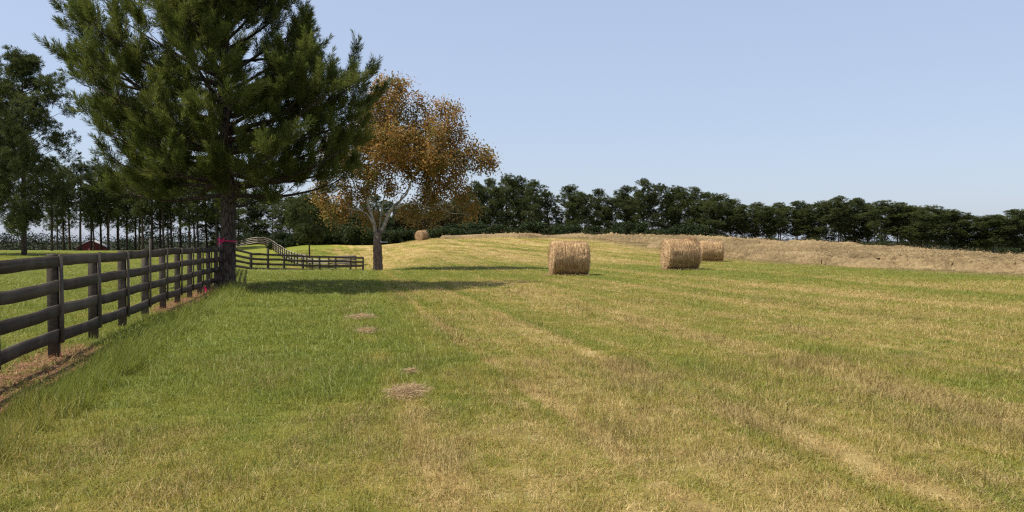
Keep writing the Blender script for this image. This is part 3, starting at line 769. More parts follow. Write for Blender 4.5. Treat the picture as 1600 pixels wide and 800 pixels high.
# left background: tall thin pines beyond the paddock
LEFTP = [(84, 262), (101, 258), (110, 268), (126, 262), (141, 266), (156, 256), (166, 270), (173, 275), (187, 262), (200, 258), (212, 268), (222, 258), (236, 252), (247, 262), (259, 258), (271, 262), (284, 255), (297, 262), (309, 270), (322, 262), (336, 268)]
LL = ['thin pine just right of the big left-hand pine beyond the paddock', 'bare-stemmed pine left of the red barn', 'slim pine at the left end of the red barn', 'pine standing behind the left half of the red barn roof', 'pine over the red barn',
 'pine at the right end of the red barn', 'first slim stem right of the red barn', 'slim stem in the bright gap right of the barn', 'pine alone against the bright gap right of the barn', 'pine at the right edge of the bright gap past the barn']
ORD = ['first ', 'second ', 'third ', 'fourth ', 'fifth ', 'sixth ', 'seventh ', 'eighth ', 'ninth ', 'tenth ', 'eleventh ']
for i, (u, v) in enumerate(LEFTP):
    D = 128 + (i * 37 % 11) - 5; u += (i * 29 % 7) - 3; v += (i * 13 % 17) - 8; x = ux(u, D); z = hz(x, D)
    lab = LL[i] if i < len(LL) else ORD[len(LEFTP) - 1 - i] + 'bare-stemmed pine to the left of the near pine trunk, beyond the paddock'
    plant('pine_tree', PTALL[i % 4], x, D, vz(v, D) - z, 13.0, lab, wid=rng.uniform(.95, 1.3), group='tall pines beyond the paddock')
for i, u in enumerate(np.linspace(98, 340, 7) + rng.uniform(-9, 9, 7)):
    D = 146 + rng.uniform(-5, 5); x = ux(u, D); z = hz(x, D)
    plant('pine_tree', PTALL[(i * 3) % 4], x, D, vz(rng.uniform(272, 300), D) - z, 13.0, 'slender pine in the second row beyond the paddock', wid=1.2, group='second row of pines beyond the paddock')
for (u, D, v, k, lab) in ((38, 80, 95, 0, 'very tall full-crowned pine at the left edge beyond the paddock fence'), (-22, 84, 100, 1, 'tall pine cut by the left edge of the view beyond the fence'), (-120, 88, 110, 0, 'tall pine outside the left edge beyond the fence')):
    x = ux(u, D); plant('pine_tree', PBIG[k], x, D, vz(v, D) - hz(x, D), 19.5, lab)
x = ux(484, 84); plant('pine_tree', PMID, x, 84, vz(312, 84) - hz(x, 84), 6.8, 'small young pine standing between the low fence and the far sloping fence', wid=1.2)
MB_ = [(372, 118, 300, 0), (398, 122, 305, 1), (425, 120, 308, 3), (452, 130, 312, 4), (478, 135, 318, 1), (505, 140, 322, 0), (330, 118, 330, 5), (352, 116, 318, 3)]
MBL = ['green bushy pine right behind the near pine trunk', 'bushy pine above the far corner of the sloping fence', 'bushy pine above the upper part of the sloping fence', 'dark pine behind the young pine on its left', 'dark pine directly behind the young pine',
       'dark pine right of the young pine', 'short bushy tree at the right end of the tall bare pines', 'bushy tree left of the near pine trunk beside the metal post']
for (u, D, v, k), lab in zip(MB_, MBL):
    x = ux(u, D + 45 if 360 < u < 450 else D + 15); D = D + 45 if 360 < u < 450 else D + 15
    z = hz(x, D); plant('pine_tree', PROTO[k], x, D, vz(v, D) - z, 12.0, lab, wid=1.3 * 12 / (vz(v, D) - z) * D / 135, group='bushy trees behind the far fences')
for i, (u, v, p, lab) in enumerate([(528, 322, DEC, 'dark leafy tree left of the sycamore trunk on the ridge'), (556, 330, DEC, 'dark leafy tree directly behind the sycamore trunk, left part'), (585, 326, RUS, 'russet leafy tree behind the sycamore fork'),
        (614, 330, DEC, 'dark leafy tree right of the sycamore trunk'), (642, 318, RUS, 'russet-tinged tree behind the small distant bale'), (668, 322, DEC, 'dark tree just right of the small distant bale'), (696, 312, RUS, 'russet tree under the right side of the sycamore crown'), (722, 322, DEC, 'dark round tree below the right tip of the sycamore crown')]):
    D = 134 + (i % 3) * 3; x = ux(u, D); z = hz(x, D); plant('broadleaf_tree', p, x, D, vz(v, D) - z, 6.0, lab, wid=.85, group='broadleaf trees behind the sycamore')
for i, u in enumerate(np.linspace(505, 735, 12)):
    D = 146 + rng.uniform(-2, 4); x = ux(u, D); z = hz(x, D); plant('pine_tree', PROTO[i % 6], x, D, vz(rng.uniform(305, 325), D) - z, 12.0, 'dark pine behind the broadleaf trees on the ridge beyond the sycamore', wid=1.3, group='pines behind the broadleaf trees')
for i, u in enumerate(np.linspace(350, 740, 30)):
    D = (182 if u < 430 else 124) + rng.uniform(-3, 3); x = ux(u, D); z = hz(x, D)
    if u < 480: vt = 366
    else: vt = 356
    plant('undergrowth_bush', SHR[(i + 1) % 3], x, D, vz(vt + rng.uniform(-5, 6), D) - z + .3, 3.0, 'dark bush at the far field edge behind the fences and the sycamore', 'bush', wid=1.3, group='bushes at the far field edge', stem='stems')

# distant woods, a mass nobody could count
M_WOODS = foliage_mat('distant_wood_leaves', (.012, .018, .010), (.020, .028, .013), (.034, .042, .018), .1, .3, (.02, .024, .012))
def woods():
    r = np.random.default_rng(31); O = []; 
    n = 16000; u = r.uniform(-500, 1800, n); D = 172 + 160 * r.uniform(0, 1, n) ** 1.3
    k = ~((np.abs(u - 146) < 34) & (D < 216)); u = u[k]; D = D[k]; n = len(u); X = ux(u, D)
    vt = np.interp(u, [-500, 0, 120, 190, 240, 345, 480, 700, 1150, 1300, 1600, 1800], [366, 367, 370, 374, 368, 366, 362, 366, 372, 376, 384, 386]) + 9 * (vnoise(X, D * .3, .09, 5) - .5)
    v = vt + (404 - vt) * r.uniform(0, 1, n) ** 1.1
    z = vz(v, D)
    V, t, ti = leaves(np.stack([X, D, z], 1), .42, 11, .6, r)
    link('distant_woods', mk_mesh('distant_woods', V, [t], [M_WOODS], tint=ti), kind='stuff', label='dark band of distant woods beyond the paddock', category='woods')
woods()

# ---------------------------------------------------------------- fences
UP = np.array([0, 0, 1.])
def board_mesh(L, h, t, mat, seed):
    """board along local X, slightly cupped and worn"""
    r = np.random.default_rng(seed); n = 6; xs = np.linspace(-L / 2, L / 2, n); V = []; r0_ = r.normal(0, .012)
    for k, x in enumerate(xs):
        bow = (1 - (2 * x / L) ** 2) * r0_; dz = r.normal(0, .003) + bow; dy = r.normal(0, .003) + bow * .6; hh = h / 2 + r.normal(0, .002)
        V += [(x, -t / 2 + dy, -hh + dz), (x, t / 2 + dy, -hh + dz), (x, t / 2 + dy, hh + dz), (x, -t / 2 + dy, hh + dz)]
    q = []
    for k in range(n - 1):
        a = k * 4
        for j in range(4): q.append([a + j, a + (j + 1) % 4, a + 4 + (j + 1) % 4, a + 4 + j])
    q += [[3, 2, 1, 0], [(n - 1) * 4 + j for j in range(4)]]
    return mk_mesh('board', V, [np.array(q)[:, ::-1]], [mat])
def fence(name, label, path, mat, mpost, heights, bh=.155, group=None, batten=True, postw=.125, side=1, tall=None, posth=1.38, nr=1.0, dens=1, nposts=None, skip=()):
    """path: list of (x,y) post positions. boards on the right-hand side of travel for side=1"""
    p0 = path[0]; T = thing(name, label, 'fence', (p0[0], p0[1], hz(*p0)), 0, group)
    org = np.array([p0[0], p0[1], hz(*p0)])
    bcache = [None] * 4
    P = np.array([(x, y, hz(x, y)) for x, y in path])
    for i in range(len(P)):
        a = P[max(i - 1, 0)]; b = P[min(i + 1, len(P) - 1)]; d = b - a; d[2] = 0; d = d / np.linalg.norm(d)
        nrm = np.array([d[1], -d[0], 0]) * side
        ph = posth + rng.uniform(-.015, .02); 
        if tall and i in tall and not batten: ph = tall[i]
        hw = postw / 2
        c = P[i] - nrm * (hw + .014)
        v = []
        for z, k in ((-.4, 1), (ph - .02, .97), (ph, .86)):
            for q in ((-1, -1), (1, -1), (1, 1), (-1, 1)): v.append(d * q[0] * hw * k * .9 + nrm * q[1] * hw * k + UP * z)
        f = [[3, 2, 1, 0]] + [[k * 4 + j, k * 4 + (j + 1) % 4, k * 4 + 4 + (j + 1) % 4, k * 4 + 4 + j] for k in (0, 1) for j in range(4)] + [[8, 9, 10, 11]]
        me = mk_mesh('post', v, [np.array(f)], [mpost])
        o = link('post', me, T, c - org, (rng.normal(0, .008), rng.normal(0, .008), 0))
        if batten:
            bt = Bag(); bot = heights[-1] - bh / 2 - .03; tp = heights[0] + bh / 2 + .004
            if tall and i in tall: tp = tall[i]
            bt.box((0, 0, (bot + tp) / 2), d, nrm, UP, .062, .011, (tp - bot) / 2)
            link('batten', bt.mesh('batten', mpost), T, P[i] + nrm * .026 - org, (rng.normal(0, .006), rng.normal(0, .006), 0))
    for i in range(len(P) - 1):
        a, b = P[i], P[i + 1]; d = b - a; L = np.linalg.norm(d); yaw = math.atan2(d[1], d[0]); pitch = -math.asin(d[2] / L)
        if bcache[0] is None or abs(L - bcache[-1]) > .02:
            bcache = [board_mesh(L - .006, bh, .026, mat, 3 + k + i) for k in range(4)] + [L]
        for k, h in enumerate(heights):
            o = link('rail', bcache[(i * 3 + k) % 4], T, (a + b) / 2 + UP * (h + rng.normal(0, .005)) - org, (rng.normal(0, .012), pitch + rng.normal(0, .0025), yaw))
    return T
f1 = []
for y_ in (3.0, 4.9, 6.8, 8.62): f1.append((float(fenceX(y_)), y_))
Yn = 10.8
while Yn < 29.0: f1.append((float(fenceX(Yn)), Yn)); Yn += 1.87
for t_ in np.arange(1.9, 22, 1.95):
    y = 28.6 + t_; 
    if y < 55: f1.append((float(fenceX(y)), y))
f1.append((-17.9, 55.0))
i4 = 4 + 3
fence('board_fence', 'long dark four-board fence along the left side of the field, past the big pine', f1, M_WOOD, M_POST, [1.31, .98, .645, .30], tall={i4: 1.60})
corner = np.array([-17.9, 55.0]); end = np.array([ux(568, 66), 66.0])
us = [394, 411, 430, 462, 490, 519, 547, 568]
f2 = [tuple(corner + (end - corner) * t_) for t_ in [0, .13, .26, .42, .57, .72, .87, 1.0]]
fence('board_fence', 'low dark board fence crossing in front of the young pine, ending short of the sycamore', f2, M_WOOD, M_POST, [1.31, .98, .645, .30], tall={1: 1.75}, batten=False)
def interp_path(pts, step):
    pts = np.array(pts, float); seg = np.r_[0, np.cumsum(np.linalg.norm(np.diff(pts, axis=0), axis=1))]; n = int(round(seg[-1] / step)); q = np.linspace(0, seg[-1], n + 1)
    return list(zip(np.interp(q, seg, pts[:, 0]), np.interp(q, seg, pts[:, 1])))
f3 = interp_path([(ux(556, 79), 79), (ux(520, 78), 78), (ux(490, 80), 80), (ux(466, 88), 88), (ux(450, 98), 98), (ux(432, 114), 114), (ux(404, 153), 153)], 2.9)
fence('board_fence', 'pale sunlit board fence climbing the far slope diagonally up to the left', f3[::-1], M_WOODP, M_POST, [1.28, .95, .62, .30], batten=False, side=-1, bh=.15)
f4 = interp_path([(ux(403, 154), 154), (ux(366, 166), 166), (ux(330, 178), 178)], 2.9)
fence('board_fence', 'short pale fence run on the far crest, seen just right of the near pine trunk', f4, M_WOODP, M_POST, [1.28, .95, .62, .30], batten=False, side=-1, bh=.15)

# ---------------------------------------------------------------- near pine and its marks
PT, pz = big_pine('large dark green pine beside the fence, with pink tape round its trunk')
mp, g = material('pink_flagging_tape'); finish(mp, g, g.mix(g.noise(objco(g), 30, 2), (.75, .035, .16), (.62, .02, .11)), .45)
def tape():
    t = thing('marking_tape', 'pink plastic tape with a bow tied round the trunk of the big pine', 'tape', (-9.45, 26.63, pz + 1.6))
    b = Bag(); n = 28; V = []
    th = np.linspace(0, 2 * math.pi, n, endpoint=False)
    for zz_ in (-.018, .018):
        for rr_ in (.268, .274): V += [(rr_ * math.cos(a), rr_ * math.sin(a), zz_ + .01 * math.sin(a * 3)) for a in th]
    q = []
    for j in range(n):
        k = (j + 1) % n; q += [[n + j, n + k, 3 * n + k, 3 * n + j], [k, j, 2 * n + j, 2 * n + k], [j, k, n + k, n + j], [2 * n + k, 2 * n + j, 3 * n + j, 3 * n + k]]
    b.add(V, q); link('band', b.mesh('band', mp), t)
    b = Bag()
    def strip(pts, w):
        pts = np.array(pts, float); m = len(pts); off = np.array([0, 0, w / 2]); tk = np.array([0, .003, 0])
        V = np.vstack([pts - off, pts + off, pts - off + tk, pts + off + tk]); q = []
        for i in range(m - 1): q += [[i, i + 1, m + i + 1, m + i], [2 * m + i, 3 * m + i, 3 * m + i + 1, 2 * m + i + 1], [m + i, m + i + 1, 3 * m + i + 1, 3 * m + i], [i, 2 * m + i, 2 * m + i + 1, i + 1]]
        b.add(V, q)
    c = np.array([-.12, -.26, 0])
    for dx, dz in ((-.12, .10), (.11, .08)):
        strip([c, c + (dx * .6, -.03, dz), c + (dx, -.05, dz * .6), c + (dx * .7, -.04, -.01), c + (0, -.02, 0)], .05)
    for dx, dz in ((-.07, -.17), (.04, -.19), (-.13, -.11), (-.02, .15)):
        strip([c + (0, -.02, 0), c + (dx * .5, -.045, dz * .5), c + (dx, -.04, dz)], .04)
    link('bow', b.mesh('bow', mp), t)
tape()
def flag():
    Y = 23.2; x = ux(318, Y); z = hz(x, Y)
    t = thing('marking_flag', 'pink marker flag on a short stake in the soil beside the fence', 'marker flag', (x, Y, z))
    b = Bag(); b.tube([(0, 0, -.1), (.01, 0, .15), (.0, 0, .30)], [.005] * 3, 5)
    ms, g2 = material('wire_stake'); finish(ms, g2, g2.mix(g2.noise(objco(g2), 10, 2), (.3, .05, .08), (.2, .05, .06)), .5)
    link('stake', b.mesh('stake', ms), t)
    b = Bag(); n = 7; V = []
    for s_ in (0, .003):
        for i in range(n):
            a = i / (n - 1); V += [(.0 + .09 * a, .02 * math.sin(a * 5) + s_, .26 - .05 * a), (.0 + .09 * a, .025 * math.sin(a * 5 + .6) + s_, .14 - .05 * a)]
    q = []
    for i in range(n - 1): q += [[2 * i, 2 * i + 1, 2 * i + 3, 2 * i + 2], [2 * n + 2 * i + 2, 2 * n + 2 * i + 3, 2 * n + 2 * i + 1, 2 * n + 2 * i]]
    b.add(V, q); b.box((.02, -.03, .03), (1, 0, 0), (0, 1, .3), (0, 0, 1), .03, .006, .03)
    link('pennant', b.mesh('pennant', mp), t)
flag()
def tpost():
    Y = 28.0; x = ux(343, Y); z = hz(x, Y); t = thing('metal_post', 'thin pale grey metal post standing just left of the big pine trunk behind the fence', 'post', (x, Y, z))
    mm, g2 = material('grey_metal'); finish(mm, g2, g2.mix(g2.noise(objco(g2), 8, 3), (.33, .34, .34), (.45, .46, .45)), .5)
    b = Bag(); b.box((0, 0, .9), (1, 0, 0), (0, 1, 0), (0, 0, 1), .022, .004, 1.0); b.box((0, .016, .9), (1, 0, 0), (0, 1, 0), (0, 0, 1), .004, .012, 1.0); link('shaft', b.mesh('shaft', mm), t)
tpost()
# needle litter round the pine and on the bare soil
def litter():
    r = np.random.default_rng(77); n = 9000; a = r.uniform(0, 6.283, n); q = 1.5 * np.sqrt(r.uniform(.03, 1, n)) * (.8 + .3 * np.sin(a * 3))
    x = -9.5 + q * np.cos(a); y = 26.6 + q * np.sin(a) * .95
    n2 = 9000; y2 = np.where(r.uniform(size=n2) < .45, r.uniform(5, 12, n2), r.uniform(17, 29, n2)); x2 = fenceX(y2) + r.normal(0, .32, n2)
    x = np.r_[x, x2]; y = np.r_[y, y2]; n = len(x); z = height(x, y) + r.uniform(.005, .035, n)
    c = np.stack([x, y, z], 1); d = unit(np.stack([r.normal(size=n), r.normal(size=n), r.normal(0, .35, n)], 1)); L = r.uniform(.04, .13, (n, 1)); s = unit(np.cross(d, [0, 0, 1.])) * .006
    V = np.stack([c - s, c + s, c + d * L], 1).reshape(-1, 3)
    ml, g2 = material('rust_brown_needle_litter'); finish(ml, g2, g2.ramp(attr(g2, 'tint'), [(0, (.12, .05, .025)), (.5, (.27, .125, .06)), (1, (.40, .22, .12))]), .9)
    link('needle_litter', mk_mesh('needle_litter', V, [np.arange(n * 3).reshape(-1, 3)], [ml], tint=np.repeat(r.uniform(0, 1, n), 3)), kind='stuff', label='rust brown fallen needles and bare soil under the fence and pine', category='litter')
litter()

# ---------------------------------------------------------------- hay bales
def m_hay():
    m, g = material('rolled_hay'); wv = attr(g, 'wrap', 'Vector'); t = g.noise(g.scalev(wv, 26, 3.0, 1), 1.0, 4, .65); t2 = g.noise(g.scalev(wv, 70, 14, 1), 1.0, 3, .7); bl = g.noise(g.scalev(wv, 1.6, 1.2, 1), 1.0, 3, .6)
    k = g.math('ADD', g.math('MULTIPLY', t, .55), g.math('MULTIPLY', t2, .45))
    c = g.ramp(k, [(.38, (.08, .042, .020)), (.51, (.37, .235, .115)), (.64, (.74, .54, .31))])
    c = g.mix(g.mapr(bl, .45, .75, 0, .4), c, (.33, .20, .105))
    return finish(m, g, c, .9, k, .8, .03, .1)
M_HAY = m_hay()
M_STRAW = leafy('loose_straw', lambda g: g.ramp(attr(g, 'tint'), [(0, (.16, .085, .045)), (.5, (.46, .29, .16)), (1, (.74, .53, .33))]), .2, .6)
def m_endface():
    m, g = material('hay_bale_end'); wv = attr(g, 'wrap', 'Vector'); sp = g.new('ShaderNodeSeparateXYZ'); g.l.new(wv, sp.inputs[0])
    k = g.math('ADD', g.math('MULTIPLY', g.noise(g.scalev(wv, 22, 2.5, 1), 1.0, 4, .7), .5), g.math('MULTIPLY', g.noise(objco(g), 24, 4, .7), .5))
    return finish(m, g, g.ramp(k, [(.34, (.22, .13, .065)), (.5, (.54, .37, .21)), (.7, (.74, .54, .34))]), .9, k, .9, .03, .1)
M_END = m_endface()
def bale_proto(seed, W=1.6, Rr=.80, flap=False):
    r = np.random.default_rng(seed); nx, na = 72, 120
    xs = np.linspace(-W / 2, W / 2, nx); th = np.linspace(0, 2 * math.pi, na, endpoint=False)
    Xg, Tg = np.meshgrid(xs, th, indexing='ij')
    ring = r.normal(0, 1, nx); ring = np.convolve(ring, [.25, .5, .25], 'same')
    lump = vnoise(Xg + 9, np.cos(Tg) * 2 + 5, 2.2, seed) + vnoise(np.sin(Tg) * 2 + 7, Xg, 2.0, seed + 1) - 1
    fine = r.normal(0, .008, Xg.shape)
    edge = 1 - .07 * np.clip((np.abs(Xg) - (W / 2 - .12)) / .12, 0, 1) ** 2
    rad = Rr * edge * (1 + .013 * ring[:, None]) + .055 * lump + fine
    sag = 1 - .035 * np.clip(-np.sin(Tg), 0, 1) ** 2
    y = rad * np.cos(Tg) * 1.01; z = np.maximum(rad * np.sin(Tg) * sag, -Rr * .955)
    V = np.stack([Xg, y, z + Rr * .955], -1).reshape(-1, 3)
    wr = np.stack([Xg, Tg * Rr, 0 * Xg], -1).reshape(-1, 3)
    i = np.arange(nx - 1)[:, None] * na; j = np.arange(na)[None]; j2 = (j + 1) % na
    q = np.stack([i + j, i + na + j, i + na + j2, i + j2], -1).reshape(-1, 4)
    body = mk_mesh('hay_roll', V, [q], [M_HAY], smooth=True, uv=wr)
    ends = []
    for sgn, k in ((-1, 0), (1, nx - 1)):
        E = V.reshape(nx, na, 3)[k]; c = E.mean(0); rings = 18; VV = []; UU = []
        for q_ in range(rings):
            f = 1 - q_ / (rings - .5); sp_ = .028 * np.sin(f * 38 + th * 1.0) + r.normal(0, .008, na)
            p = c + (E - c) * f; p[:, 0] = E[:, 0] + sgn * (.05 * (1 - f ** 3) + sp_ * (1 if q_ else 0)); VV.append(p); UU.append(np.stack([np.full(na, f * Rr), th * f, 0 * th], 1))
        i = np.arange(rings - 1)[:, None] * na; qq = np.stack([i + j, i + j2, i + na + j2, i + na + j], -1).reshape(-1, 4)
        last = (rings - 1) * na + np.arange(na); VV = np.vstack(VV + [c[None] + np.array([[sgn * .05, 0, 0]])]); UU = np.vstack(UU + [np.zeros((1, 3))])
        tt = np.stack([last, np.roll(last, -1), np.full(na, len(VV) - 1)], 1)
        if sgn > 0: qq = qq[:, ::-1]; tt = tt[:, ::-1]
        ends.append(mk_mesh('bale_end', VV, [qq, tt], [M_END], smooth=True, uv=UU))
    # loose straw
    n = 9000; x = r.uniform(-W / 2, W / 2, n); a = r.uniform(0, 6.283, n); rad = Rr * (1.0 + r.uniform(-.012, .012, n))
    c = np.stack([x, rad * np.cos(a), rad * np.sin(a) + Rr * .955], 1); tg = np.stack([np.zeros(n), -np.sin(a), np.cos(a)], 1); nr_ = np.stack([np.zeros(n), np.cos(a), np.sin(a)], 1)
    d = unit(tg * r.choice([-1, 1], (n, 1)) + r.normal(0, .28, (n, 3)) + nr_ * r.uniform(0, .28, (n, 1)))
    m2 = 2600; sx = r.choice([-1, 1], m2); q2 = Rr * np.sqrt(r.uniform(0, 1, m2)); a2 = r.uniform(0, 6.283, m2)
    c2 = np.stack([sx * (W / 2 + .045), q2 * np.cos(a2) * .97, q2 * np.sin(a2) * .97 + Rr * .955], 1); d2 = unit(np.stack([sx * r.uniform(.1, .8, m2), -np.sin(a2) + r.normal(0, .5, m2), np.cos(a2) - .3 + r.normal(0, .5, m2)], 1))
    # spilled straw at the foot
    m3 = 1500; x3 = r.uniform(-W / 2 - .35, W / 2 + .1, m3); y3 = r.normal(-.2, .45, m3); c3 = np.stack([x3, y3, r.uniform(0, .08, m3)], 1); d3 = unit(np.stack([r.normal(size=m3), r.normal(size=m3), r.uniform(0, .6, m3)], 1))
    C = np.vstack([c, c2, c3]); Dd = np.vstack([d, d2, d3])
    if flap:
        m4 = 1600; t = r.uniform(0, 1, m4); c4 = np.stack([W / 2 - .42 * t + r.normal(0, .03, m4), r.normal(.0, .22, m4), Rr * 1.955 + .10 * (1 - t) + r.normal(0, .03, m4)], 1)
        C = np.vstack([C, c4]); Dd = np.vstack([Dd, unit(r.normal(size=(m4, 3)) + np.array([1, 0, .3]))])
    k = C[:, 2] > -.01; C = C[k]; Dd = Dd[k]; n = len(C)
    L = r.uniform(.06, .16, (n, 1)); s = unit(np.cross(Dd, r.normal(size=(n, 3)))) * .005
    VV = np.stack([C - s, C + s, C + Dd * L], 1).reshape(-1, 3); VV[:, 2] = np.maximum(VV[:, 2], 0)
    straw = mk_mesh('loose_straw', VV, [np.arange(n * 3).reshape(-1, 3)], [M_STRAW], tint=np.repeat(r.uniform(0, 1, n), 3))
    return body, ends, straw
BP = [bale_proto(1), bale_proto(2, flap=True)]
for (u, D, th, sc_, k, lab) in [(889, 36.3, 5, .99, 0, 'nearest round hay bale, leftmost of the three in the open field'),
        (1063, 42.3, 8, 1.03, 1, 'middle round hay bale with a tuft of hay sticking up at its top right corner'),
        (1111, 57.0, -4, .93, 0, 'smaller-looking round hay bale just behind and right of the middle one'),
        (659, 107.0, 62, .84, 1, 'tiny distant round hay bale on the ridge right of the sycamore trunk')]:
    x = ux(u, D); z = hz(x, D); t = thing('hay_bale', lab, 'hay bale', (x, D, z), R(th), 'round hay bales in the field')
    bo, en, stw = BP[k]
    for nm, me in [('roll', bo), ('end_face', en[0]), ('end_face', en[1]), ('loose_straw', stw)]:
        o = link(nm, me, t); o.scale = (sc_,) * 3
        if nm == 'loose_straw': o['kind'] = 'stuff'

# ---------------------------------------------------------------- clumps of dropped hay in the green strip
M_WISP = leafy('dropped_hay', lambda g: g.ramp(attr(g, 'tint'), [(0, (.26, .17, .09)), (.5, (.50, .35, .19)), (1, (.70, .54, .33))]), .3, .7)
def clump(u, v, rx, ry, n, lab, seed):
    r = np.random.default_rng(seed); Y = CAMZ * F / (v - 375.0); x = ux(u, Y); z = hz(x, Y)
    q = r.normal(0, .5, (n, 2)) * (rx, ry); rr = np.hypot(q[:, 0] / rx, q[:, 1] / ry); k = rr < 1.3; q = q[k]; rr = rr[k]; n = len(q)
    zz = height(x + q[:, 0], Y + q[:, 1]) - z + r.uniform(.0, .06, n) * np.exp(-rr ** 2) + .028
    c = np.stack([q[:, 0], q[:, 1], zz], 1); d = unit(r.normal(size=(n, 3)) * (1, 1, .28)); L = r.uniform(.03, .11, (n, 1)); s_ = unit(np.cross(d, r.normal(size=(n, 3)))) * .0022
    V = np.stack([c - s_, c + s_, c + d * L + s_ * .6, c + d * L - s_ * .6], 1).reshape(-1, 3)
    me = mk_mesh('hay_clump', V, [np.arange(n * 4).reshape(-1, 4)], [M_WISP], tint=np.repeat(r.uniform(0, 1, n), 4))
    link('hay_clump', me, None, (x, Y, z), label=lab, category='hay clump', group='clumps of dropped hay')
clump(636, 622, .20, .36, 1500, 'ragged clump of dropped hay at the near edge of the lush green strip', 1)
clump(642, 588, .06, .08, 260, 'tiny pale wad of hay just behind the ragged clump in the grass', 2)
clump(563, 497, .28, .44, 1300, 'flat patch of pale hay in the middle of the lush green strip', 3)
clump(572, 519, .18, .28, 900, 'smaller patch of pale hay in front of the flat one in the green strip', 4)

# ---------------------------------------------------------------- raked windrows on the far right
def windrows():
    r = np.random.default_rng(19); Vs = []; Qs = []; n0 = 0; SP = []
    m, g = material('raked_hay'); P = pos(g); k = g.math('ADD', g.math('MULTIPLY', g.noise(P, 5, 5, .75), .5), g.math('MULTIPLY', g.noise(g.scalev(P, .10, .42, 1), 1.0, 3, .65), .5)); finish(m, g, g.ramp(k, [(.38, (.11, .078, .038)), (.5, (.215, .152, .078)), (.62, (.32, .235, .125))]), .95, k, .8, .08, .1)  # noise stretched along rows: hay tones plus painted shade in the gaps
    for row in range(13):
        us_ = np.arange(690, 1730, 2.2); D_ = np.interp(us_, _du, _dd) - 1.0 - row * (4.4 + .35 * np.sin(row * 2.1))
        D_ = D_ + 1.2 * (vnoise(us_ * .02, us_ * 0 + row * 7, 1.0, 3) - .5) * 2 + .8 * np.sin(us_ * .011 + row)
        ys = D_; xs = ux(us_, D_)
        ok = (xs + .235 * ys > 30.4 + 2 * vnoise(xs, ys, .2, 5)) & (ys > 36)
        ok |= (row < 3) & (xs + .235 * ys > 24 - 14 * (row < 2)) & (vnoise(xs, ys + row * 5, .3, 6) > .5)
        if ok.sum() < 8: continue
        xs = xs[ok]; ys = ys[ok]; m_ = len(xs)
        h = .26 + .38 * vnoise(xs + row * 3, ys, .45, 8); h *= ss(.12, .35, vnoise(xs, ys + row * 11, .22, 2)); wd = .7 + .5 * vnoise(xs, ys, .6, 9)
        tx = np.gradient(xs); ty = np.gradient(ys); l = np.hypot(tx, ty); nx_, ny_ = ty / l, -tx / l
        prof = [(-1, -.06), (-.6, .5), (-.2, .95), (.25, 1.0), (.65, .5), (1, -.06)]
        rows = []
        for a, b in prof:
            j = r.normal(0, .05, m_); px = xs + nx_ * (a + j) * wd; py = ys + ny_ * (a + j) * wd; rows.append(np.stack([px, py, height(px, py) + b * h * (1 + r.normal(0, .13, m_)) - .02], 1))
        V = np.stack(rows, 1).reshape(-1, 3); kq = len(prof); i = np.arange(m_ - 1)[:, None] * kq; j = np.arange(kq - 1)[None]
        Qs.append(np.stack([i + j, i + kq + j, i + kq + j + 1, i + j + 1], -1).reshape(-1, 4) + n0); Vs.append(V); n0 += len(V)
        SP.append(V[:: 1])
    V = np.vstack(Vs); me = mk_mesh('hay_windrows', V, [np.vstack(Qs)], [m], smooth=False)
    ml_, g2 = material('loose_hay_stems'); finish(ml_, g2, g2.ramp(g2.math('ADD', g2.math('MULTIPLY', attr(g2, 'tint'), .5), g2.mapr(g2.noise(g2.scalev(pos(g2), .10, .42, 1), 1.0, 3, .65), .38, .62, 0, .5)), [(0, (.11, .08, .04)), (.6, (.25, .185, .095)), (1, (.42, .33, .18))]), .9)  # same stretched noise darkens stems, shade of the row gaps in the colour
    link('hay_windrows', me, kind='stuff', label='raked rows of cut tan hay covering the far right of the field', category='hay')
    S = np.vstack(SP); S = S[r.uniform(size=len(S)) < .9]
    C = S + r.normal(0, .12, S.shape); C[:, 2] = np.maximum(C[:, 2], height(C[:, 0], C[:, 1]) + .02); C = np.repeat(C, 3, 0) + r.normal(0, .1, (len(C) * 3, 3)); n = len(C)
    d = unit(r.normal(size=(n, 3)) * np.array([1, 1, .4]) + np.array([0, 0, .12])); s = unit(np.cross(d, r.normal(size=(n, 3)))) * .012
    VV = np.stack([C - s, C + s, C + d * r.uniform(.10, .28, (n, 1))], 1).reshape(-1, 3)
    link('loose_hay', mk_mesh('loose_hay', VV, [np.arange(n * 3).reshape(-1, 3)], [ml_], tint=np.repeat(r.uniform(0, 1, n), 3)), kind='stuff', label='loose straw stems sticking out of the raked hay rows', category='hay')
windrows()

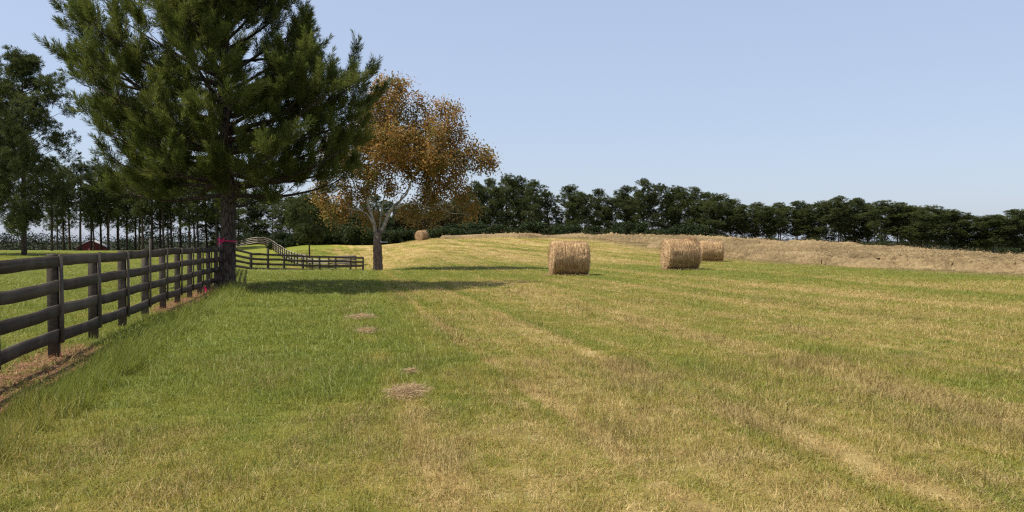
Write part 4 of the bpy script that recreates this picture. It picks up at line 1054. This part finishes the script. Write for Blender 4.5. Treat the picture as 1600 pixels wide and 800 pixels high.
# ---------------------------------------------------------------- red barn
def barn():
    Y = 205.0; x = ux(146, Y); z = -2.4
    t = thing('red_barn', 'small dark red barn with a pale metal roof half hidden beyond the paddock', 'barn', (x, Y, z), R(20))
    W, L, E, A = 6.4, 7.0, 2.2, 3.9
    mr, g = material('dark_red_boards'); o = objco(g); k = g.noise(g.scalev(o, 8, 8, .5), 1.0, 3, .6); finish(mr, g, g.ramp(k, [(.3, (.13, .022, .018)), (.7, (.22, .045, .035))]), .8, k, .4, .02)
    mo, g = material('pale_metal_roof'); o = objco(g); k = g.noise(g.scalev(o, .6, 6, .6), 1.0, 3, .6); finish(mo, g, g.ramp(k, [(.3, (.26, .245, .225)), (.7, (.36, .34, .31))]), .5)
    b = Bag(); V = [(-W / 2, -L / 2, 0), (W / 2, -L / 2, 0), (W / 2, -L / 2, E), (0, -L / 2, A), (-W / 2, -L / 2, E)]; V += [(a, L / 2, c) for a, _, c in V]
    me = mk_mesh('barn_walls', V, [np.array([[0, 1, 6, 5], [1, 2, 7, 6], [4, 0, 5, 9]]), np.array([[4, 3, 2, 1, 0], [5, 6, 7, 8, 9]])], [mr]); link('walls', me, t)
    for s_ in (-1, 1):
        b = Bag(); d = np.array([s_ * W / 2, 0, E - A]); ln = np.linalg.norm(d); d = d / ln; nn = np.array([-d[2] * s_, 0, d[0] * s_]) 
        b.box(np.array([0, 0, A]) + d * (ln + .35) / 2 + nn * .06, d, (0, 1, 0), nn, (ln + .35) / 2, L / 2 + .3, .05); link('roof_slope', b.mesh('roof_slope', mo), t)
    b = Bag(); b.box((0, -L / 2 - .03, 1.05), (1, 0, 0), (0, 1, 0), (0, 0, 1), 1.2, .04, 1.05)
    md, g = material('barn_door_boards'); finish(md, g, g.mix(g.noise(objco(g), 5, 3), (.10, .02, .018), (.16, .035, .03)), .8); link('door', b.mesh('door', md), t)
barn()
tot = sum(len(o.data.polygons) for o in bpy.data.objects if o.type == 'MESH')
print('polygons', tot, 'objects', len(bpy.data.objects))
